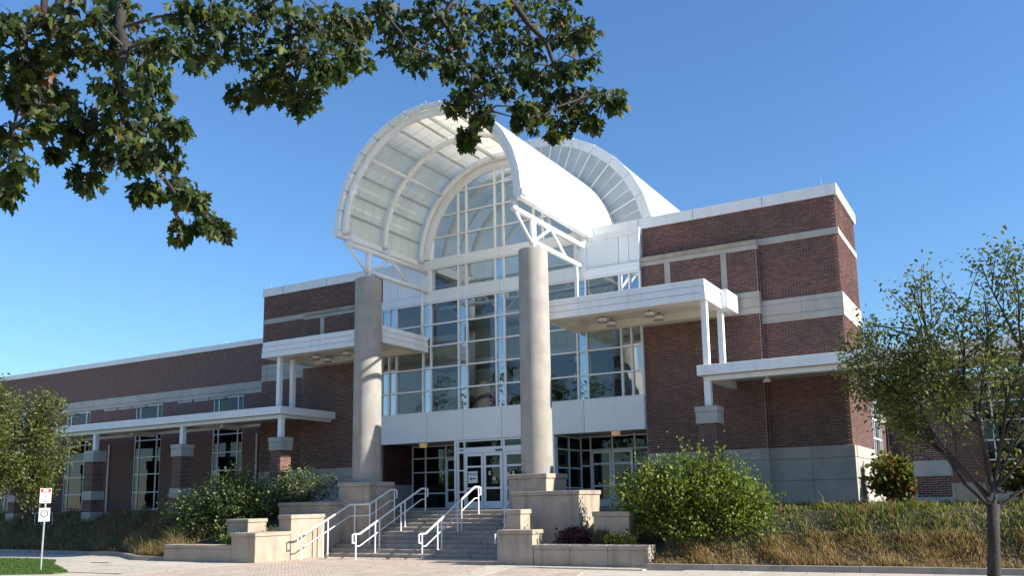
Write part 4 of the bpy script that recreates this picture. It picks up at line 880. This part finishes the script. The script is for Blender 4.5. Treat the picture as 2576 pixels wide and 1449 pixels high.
rt = thing('young_tree', (-.47,13.87,0), 'young tree with slim dark trunk and airy olive crown near the right edge', 'tree')
tb = MB().tube([(-.5,13.88,-.1),(-.48,13.87,.4),(-.42,13.82,1.2),(-.37,13.78,1.72)], [.11,.09,.083,.078], 12); ends = []
for (dx, dy, dz, L, r) in ((-.05,.0,1,2.6,.06),(.35,.1,.95,2.4,.045),(-.55,.1,.85,2.3,.04),(-.85,-.1,.85,1.75,.030),(.8,-.25,.7,1.8,.035),(-.3,-.6,.85,1.75,.035),(.1,.7,.8,1.75,.035),(-.85,.35,.9,1.9,.034),(.9,.4,.6,1.7,.032),(-.75,-.3,1,2.0,.035),(.5,-.2,1.1,2.2,.035)):
    grow(tb, (-.37+dx*.06,13.78+dy*.06,1.66+rnd.uniform(0,.35)), (dx,dy,dz), L, r*.75, 2, ends, .06, .62, (5,7), .12, crown_zone((-.1,13.65,3.75), (2.15,2.1,1.55), 1.6))
tb.build('trunk', M['bark_shaded'], rt, True)
ends = [e for e in ends if e[0][2] > 2.6]
ps, ax, nr, sz = leafy([e for e in ends if rnd.random() < .88], 15, .10, .045, .085)
foliage('crown', M['oak'], rt, T_OVAL_V, T_OVAL_F, ps, ax, nr, sz)
rnd.seed(9); rng = np.random.default_rng(9)
lt = thing('leafy_tree', (-31.9,17.2,0), 'leafy green tree leaning in at the left edge above the sign', 'tree')
tb = MB().tube([(-31.9,17.2,-.1),(-31.88,17.2,1.2),(-31.8,17.2,2.2)], [.16,.13,.12], 10); ends = []
for (dx, dy, dz, L) in ((0,0,1,3.3),(.8,-.1,.75,2.9),(.9,.2,.55,2.2),(.75,-.5,.9,2.7),(-.7,.2,.7,2.6),(-.6,-.5,.6,2.6),(.2,.8,.6,2.4),(.2,-.8,.6,2.4),(.95,-.1,.45,2.0),(.6,-.2,.5,2.3),(.5,.3,.3,1.7)):
    grow(tb, (-31.8,17.2,2.0+rnd.uniform(0,.5)), (dx,dy,dz), L, .055, 2, ends, .04, .6, (5,6), .10, crown_zone((-31.0,17.2,3.9), (3.3,2.4,2.6), 1.6))
tb.build('trunk', M['bark'], lt, True)
ends = [e for e in ends if e[0][2] > 1.9]
ps, ax, nr, sz = leafy([e for e in ends if rnd.random() < .8], 18, .15, .08, .15)
foliage('crown', M['oak'], lt, T_OVAL_V, T_OVAL_F, ps, ax, nr, sz)

# --- shrubs
rnd.seed(13); rng = np.random.default_rng(13)
def shrub(name, loc, lobes, nst, per, smin, smax, mat, label, group=None, T=(T_ROUND_V, T_ROUND_F), spread=.13, tips=True):
    s = thing(name, loc, label, 'shrub', group); mb = MB(); P, Ax = [], []
    for (cx, cy, cz, rx, ry, rz, wt) in lobes:
        for k in range(int(nst*wt)):
            u = rdir(1)[0]; u[2] = abs(u[2])*1.0-.25
            tip = np.array((cx,cy,cz))+u*np.array((rx,ry,rz))*(rnd.uniform(.55,1.05) if rnd.random() < .82 else rnd.uniform(1.05,1.28))
            b = np.array((loc[0]+(cx-loc[0])*.45+rnd.uniform(-.3,.3), loc[1]+(cy-loc[1])*.45+rnd.uniform(-.2,.2), loc[2]))
            m1 = b*.55+tip*.45+np.array((rnd.uniform(-.15,.15), rnd.uniform(-.15,.15), .25)); pts = [b, m1, tip]
            mb.tube(pts, [.018,.012,.004], 4, False)
            for t in np.linspace(.42, 1, per):
                q = (1-t)**2*b+2*t*(1-t)*m1+t*t*tip; P.append(q); Ax.append(tip-m1)
    mb.build('stems', M['twig'], s)['kind'] = 'stuff'
    P = np.array(P); Ax = norm(np.array(Ax)); n = len(P)
    pos = P+rng.normal(size=(n,3))*spread; ax = norm(Ax*.7+rng.normal(size=(n,3))*.75); nr = norm(rng.normal(size=(n,3))*.75+np.array((.35,-.1,.75)))
    foliage('foliage', mat, s, *T, pos, ax, nr, rng.uniform(smin, smax, n)); return s
shrub('shrub', (-8.5,24.7,.55), [(-8.6,24.8,2.05,2.1,1.5,1.5,1),(-9.9,24.6,2.1,1.05,1.2,1.2,.5),(-7.2,24.8,1.8,1.2,1.3,1.15,.6),(-8.3,24.5,1.15,2.2,1.3,.8,.7),(-8.3,24.7,2.6,1.3,.6,1.15,.25),(-9.6,24.6,2.5,.5,.5,.95,.12)], 250, 34, .065, .12, M['shrub'], 'large bright green sunlit shrub right of the stairs')
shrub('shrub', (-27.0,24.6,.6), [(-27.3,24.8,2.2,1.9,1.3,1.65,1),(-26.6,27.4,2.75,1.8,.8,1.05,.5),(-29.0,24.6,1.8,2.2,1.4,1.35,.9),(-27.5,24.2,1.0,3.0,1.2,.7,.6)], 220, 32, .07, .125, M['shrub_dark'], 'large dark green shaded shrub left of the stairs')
shrub('shrub', (-3.75,32.2,1.4), [(-3.75,32.2,2.45,.85,.7,1.05,1)], 100, 16, .14, .24, M['hydrangea'], 'yellowing shrub beside the corner of the right wing')
shrub('shrub', (.6,32.6,1.4), [(.6,32.6,2.4,1.7,.9,1.05,1)], 110, 14, .14, .24, M['hydrangea'], 'rusty brown autumn shrub behind the young tree trunk')
shrub('shrub', (4.2,32.6,1.4), [(4.2,32.6,2.3,1.7,.9,1.0,1)], 90, 14, .14, .24, M['hydrangea'], 'reddish autumn shrub at the far right edge')
shrub('flower_clump', (-11.9,23.85,.45), [(-11.95,23.85,.75,.62,.34,.42,1)], 120, 12, .06, .11, M['redleaf'], 'dark burgundy leaved plant behind the low planter wall', spread=.05)
shrub('flower_clump', (-10.35,23.7,.45), [(-10.5,23.66,.66,.72,.22,.26,1)], 110, 12, .035, .075, M['yellow'], 'yellow flowering plant behind the low planter wall', spread=.045)
shrub('flower_clump', (-11.0,23.75,.45), [(-11.05,23.8,.78,.32,.2,.32,1)], 60, 12, .03, .06, M['lowgreen'], 'small olive plant between burgundy and yellow plants', spread=.045)
shrub('flower_clump', (-24.9,22.4,.45), [(-24.8,22.4,.70,.95,.35,.32,1)], 120, 12, .045, .09, M['lowgreen'], 'yellow green feathery plant behind the left planter wall', spread=.05)

# --- grasses
rnd.seed(17); rng = np.random.default_rng(17)
def blades(name, mat, pts, h0, h1, w, lean, bias=(0,0), patch=True):
    n = len(pts); X, Y = pts[:,0], pts[:,1]
    pf = .62+.38*np.sin(X*1.7+2*np.sin(Y*1.1))*np.sin(Y*2.3+1.5*np.sin(X*.9))+.22*np.sin(X*5.1+Y*3.7) if patch else np.ones(n)
    h = rng.uniform(h0, h1, n)*np.clip(pf, .35, 1.25); a = rng.uniform(0, 2*np.pi, n); side = np.stack([np.cos(a), np.sin(a), np.zeros(n)], 1)*w*rng.uniform(.5,1.4,n)[:,None]
    ca = np.sin(X*2.9+Y*1.7)*2.5; cl = np.stack([np.cos(ca), np.sin(ca)], 1)*.28*patch
    ld = rng.normal(size=(n,2))*lean+np.array(bias)+cl; l3 = np.concatenate([ld, np.zeros((n,1))], 1)*h[:,None]; up = np.zeros((n,3)); up[:,2] = h
    bend = rng.uniform(.75,1.0,n)[:,None]; brk = np.where(rng.uniform(0,1,n) < .12, .55, 1.0)[:,None]
    p0 = pts; p1 = pts+up*.55+l3*.30; p2 = pts+up*.92*bend*brk+l3*1.15
    V = np.stack([p0-side, p0+side, p1-side*.8, p1+side*.8, p2], 1).reshape(-1,3)
    F = np.array([(0,1,3),(0,3,2),(2,3,4)]); F = (F[None]+5*np.arange(n)[:,None,None]).reshape(-1,3)
    return np_mesh(name, V, F)
def scatter(n, x0, x1, yfun, dens=None):
    X = rng.uniform(x0, x1, n); f = np.array([front(x) for x in X]); a, b = yfun; Y = f+.05+rng.uniform(a, b, n)
    if dens is not None: k = dens(X, Y, f); X, Y = X[k], Y[k]
    return np.stack([X, Y, np.array([hgt(x, y) for x, y in zip(X, Y)])], 1)
def clumpy(s): return lambda X, Y, f: rng.uniform(0,1,len(X)) < .60+.45*np.sin(X*s)*np.sin(Y*s*1.3+X*.7)**2+.25
def stuff(name, me, mat, label, cat):
    o = link(name, me, mat); return tag(o, label, cat, kind='stuff')
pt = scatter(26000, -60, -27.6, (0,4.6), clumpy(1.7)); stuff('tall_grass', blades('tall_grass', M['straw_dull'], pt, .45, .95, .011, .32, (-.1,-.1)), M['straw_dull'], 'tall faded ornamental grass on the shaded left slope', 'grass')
pt = scatter(2600, -29.2, -27.5, (0,.9)); stuff('tall_grass', blades('tall_grass', M['straw'], pt, .2, .6, .008, .5), M['straw'], 'pale dry grass tuft beside the low planter wall', 'grass')
pt = scatter(26000, -9.1, 14, (0,1.35), clumpy(2.1)); stuff('dry_grass', blades('dry_grass', M['straw'], pt, .12, .42, .010, .55, (-.1,-.15)), M['straw'], 'straw coloured dry grass along the right kerb', 'grass')
pt = scatter(44000, -8.2, 14, (.85,6.0), clumpy(1.5)); stuff('green_grass', blades('green_grass', M['greengrass'], pt, .08, .30, .013, .5, (-.15,-.2)), M['greengrass'], 'green grass on the right slope below the brick wing', 'grass')
pt = scatter(9000, -8.5, 14, (1.0,4.5), clumpy(3.1)); stuff('dry_grass', blades('dry_grass', M['straw'], pt, .15, .4, .009, .5), M['straw'], 'straw tufts mixed into the green grass of the right slope', 'grass')
pt = scatter(500, -8.5, 14, (.3,5.5)); stuff('dry_grass', blades('dry_grass', M['straw'], pt, .6, 1.0, .006, .2), M['straw'], 'thin pale seed stalks standing above the right slope', 'grass')
pt = scatter(5000, 1.2, 14, (.2,4.5)); stuff('dry_grass', blades('dry_grass', M['straw'], pt, .4, .85, .010, .35), M['straw'], 'taller golden grass right of the tree trunk', 'grass')
def in_poly(x, y, P):
    c = False
    for i in range(len(P)):
        (x1, y1), (x2, y2) = P[i], P[i-1]
        if (y1 > y) != (y2 > y) and x < (x2-x1)*(y-y1)/(y2-y1)+x1: c = not c
    return c
q = [(x, y, .01) for x, y in zip(rng.uniform(-45,-25.8,60000), rng.uniform(14,21,60000)) if in_poly(x, y, lawn_poly)]
stuff('lawn_grass', blades('lawn_grass', M['lawnblade'], np.array(q), .03, .075, .008, .5, patch=False), M['lawnblade'], 'mown green lawn around the sign post', 'grass')
# dead leaves on the paving
ll = np.stack([rng.uniform(-30,2,420), rng.uniform(17,24.3,420), np.full(420,.02)], 1)
foliage('fallen_leaves', M['hydrangea'], None, T_OVAL_V, T_OVAL_F, ll, rdir(420)*np.array((1,1,.1)), np.tile((0,0,1.),(420,1)), rng.uniform(.03,.07,420))
tag(bpy.data.objects['fallen_leaves'], 'scattered small dead leaves on the paving', 'leaves')
# wood across the street, seen mirrored in the glass front
wp, wa, wn, wz = [], [], [], []
for k in range(16):
    cx, cy = -78+k*6.6+rnd.uniform(-1.5,1.5), -11+rnd.uniform(-3,3); hh = rnd.uniform(10,15)
    for j in range(20):
        u_ = rdir(1)[0]; c = np.array((cx,cy,hh*.58))+u_*np.array((3.3,3.0,hh*.42)); n = 150
        wp.append(c+rdir(n)*rng.uniform(.2,1.3,n)[:,None]); 
wp = np.concatenate(wp); n = len(wp)
wd = foliage('distant_wood', M['shrub_dark'], None, T_ROUND_V, T_ROUND_F, wp, rdir(n), rdir(n)+np.array((0,0,.6)), rng.uniform(.16,.3,n)); tag(wd, 'mass of trees across the street mirrored in the glass front', 'trees')

# ------------------------------------------------------------------ small things
# sign post on the lawn
sp = Vector((-27.45,16.87,0)); nrm = Vector((-sp.x, -sp.y, 0)).normalized(); rt_ = Vector((-nrm.y, nrm.x, 0))
sg = thing('sign_post', sp, 'steel post on the lawn carrying a red sign above a round emblem sign', 'sign')
MB().tube([sp, sp+Vector((.03,0,2.6))], .028, 8).build('pole', M['steel'], sg)
def plate(name, mat, par, u0, u1, z0, z1, off, th=.006):
    a = sp+nrm*(.035+off); vs = []
    for o_ in (0, th):
        for (uu, z) in ((u0,z0),(u1,z0),(u1,z1),(u0,z1)): vs.append(a+rt_*uu-nrm*o_+Vector((0,0,z)))
    return MB().add(vs, [(0,1,2,3),(7,6,5,4),(1,0,4,5),(2,1,5,6),(3,2,6,7),(0,3,7,4)]).build(name, mat, par)
s1 = plate('upper_sign', M['sign_white'], sg, -.16, .16, 2.13, 2.6, 0)
plate('red_field', M['sign_red'], s1, -.145, .145, 2.475, 2.585, .003, .002)
plate('white_pictogram', M['sign_white'], s1, -.08, .07, 2.50, 2.55, .006, .002); plate('white_pictogram', M['sign_white'], s1, -.05, .05, 2.55, 2.575, .006, .002)
for z, w in ((2.445,.12),(2.18,.125),(2.155,.09)): plate('red_line', M['sign_red'], s1, -w, w, z, z+.016, .003, .002)
plate('dark_line', M['steel'], s1, -.02, .03, 2.30, 2.325, .003, .002)
s2 = plate('lower_sign', M['sign_white'], sg, -.155, .155, 1.55, 1.97, 0)
def ring(cz, r0, r1, off, a0, a1, par, nm, n=32):
    mb = MB(); vs = []; a = sp+nrm*(.035+off)
    for i in range(n+1):
        t = a0+(a1-a0)*i/n
        for r in (r0, r1): vs.append(a+rt_*(r*math.cos(t))+Vector((0,0,cz+r*math.sin(t))))
    return mb.add(vs, [(2*i,2*i+1,2*i+3,2*i+2) for i in range(n)]).build(nm, M['sign_black'], par)
ring(1.79, .083, .115, .004, 0, 2*math.pi, s2, 'emblem_ring'); ring(1.79, .03, .045, .004, .6, 2*math.pi-.3, s2, 'emblem_mark'); plate('emblem_bar', M['sign_black'], s2, .0, .05, 1.775, 1.79, .004, .002)
# entrance notice on the door
po = thing('door_notice', (-19.95,30.5,2.9), 'white paper notice with a blue word and black left arrow taped to the door', 'notice')
bx('sheet', M['sign_white'], po, -20.19, -19.72, 30.515, 30.519, 2.68, 3.17)
MB().add([(-20.12,30.512,2.86),(-20.02,30.512,2.92),(-20.02,30.512,2.88),(-19.8,30.512,2.88),(-19.8,30.512,2.84),(-20.02,30.512,2.84),(-20.02,30.512,2.80)], [(0,6,5,4,3,2,1)]).build('arrow', M['sign_black'], po)
fc = bpy.data.curves.new('word', 'FONT'); fc.body = 'ENTRANCE'; fc.size = .085; fc.align_x = 'CENTER'; fc.extrude = .0008; fc.offset = .002
fo = bpy.data.objects.new('word', fc); C.objects.link(fo); bpy.context.view_layer.update()
me = bpy.data.meshes.new_from_object(fo.evaluated_get(bpy.context.evaluated_depsgraph_get())); bpy.data.objects.remove(fo)
me.transform(Matrix.Translation((-19.955,30.511,3.02)) @ Matrix.Rotation(math.pi/2, 4, 'X')); me.materials.clear(); wo = link('word', me, M['ink_blue'], po)
for (x, z, w, h) in ((-19.12,3.0,.1,.16),(-18.9,2.78,.14,.13),(-18.22,2.98,.14,.1),(-17.98,2.98,.1,.14)):
    nn = thing('door_sticker', (x,30.5,z), {-19.12:'arched white sticker on the middle door glass',-18.9:'small white card low on the middle door glass',-18.22:'white card on the door beside the column',-17.98:'arched sticker on the door right beside the column'}[x], 'sticker')
    m = MB(); n = 8; outl = [(x+w/2,z),(x+w/2,z+h*.6)]+[(x+w/2*math.cos(t), z+h*.6+h*.4*math.sin(t)) for t in np.linspace(0.2,math.pi-.2,n)]+[(x-w/2,z+h*.6),(x-w/2,z)]
    m.add([(a,30.513,b) for a, b in outl], [tuple(range(len(outl)))]).build('sheet', M['lampglass'], nn)
    bx('print', M['dark'], nn, x-w*.22, x+w*.22, 30.5095, 30.5115, z+h*.3, z+h*.6)
# sagging cable along the stone base
cb = MB().tube([(x, 31.08, 2.48-.10*math.sin(math.pi*(x+9.2)/4.4)) for x in np.linspace(-9.2,-4.8,16)]+[(-4.76,31.2,2.47),(-4.76,33.5,2.40)], .018, 6).build('hanging_cable', M['dark']); tag(cb, 'thin dark cable sagging across the stone base of the right wing', 'cable')
# bicycle rack in the grass
br = thing('bicycle_rack', (-43,26.2,1.2), 'pale blue tubular bicycle rack behind the tall grass at the left', 'rack'); M['rack'] = plain('pale_blue_paint', (.3,.42,.6), .4)
for k in range(2): MB().tube([(-43.4+k*.9,26.2,1.2),(-43.4+k*.9,26.2,1.72),(-43.3+k*.9,26.2,1.8),(-42.95+k*.9,26.2,1.8),(-42.85+k*.9,26.2,1.72),(-42.85+k*.9,26.2,1.2)], .028, 6).build('hoop', M['rack'], br)
# exercise machines behind the upper glass
def machine(x, y, s, label, mat):
    t = thing('exercise_machine', (x,y,5.45), label, 'machine', 'exercise machines behind the upper glass')
    bx('base', M['machine'], t, x-.35*s, x+.35*s, y-.8, y+.8, 5.46, 5.66, .03)
    MB().prism_y([(x-.45*s,5.6),(x+.45*s,5.6),(x+.5*s,6.3),(x+.3*s,6.62),(x-.3*s,6.62),(x-.5*s,6.3)], y-.35, y+.3).build('hood', mat, t)
    MB().tube([(x-.1,y,6.6),(x-.05,y-.1,7.05),(x,y-.12,7.2)], .05, 8).build('mast', M['machine'], t); MB().tube([(x-.5*s,y-.25,7.0),(x-.3*s,y-.2,6.95),(x,y-.1,6.98),(x+.3*s,y-.2,6.95),(x+.5*s,y-.25,7.0)], .035, 6).build('handlebar', M['machine'], t)
    bx('console', M['machine'], t, x-.27*s, x+.27*s, y-.2, y-.1, 7.12, 7.6, .03)
machine(-13.85, 31.7, 1, 'black exercise machine with a tall console behind the right upper glass', M['machine'])
machine(-15.6, 32.0, .8, 'dark blue exercise machine behind the glass beside the right column', M['machine_blue'])
machine(-19.6, 32.2, .9, 'exercise machine with a red shell behind the middle glass', M['machine_red'])
machine(-21.5, 32.4, .9, 'dark exercise machine behind the glass near the left column', M['machine'])
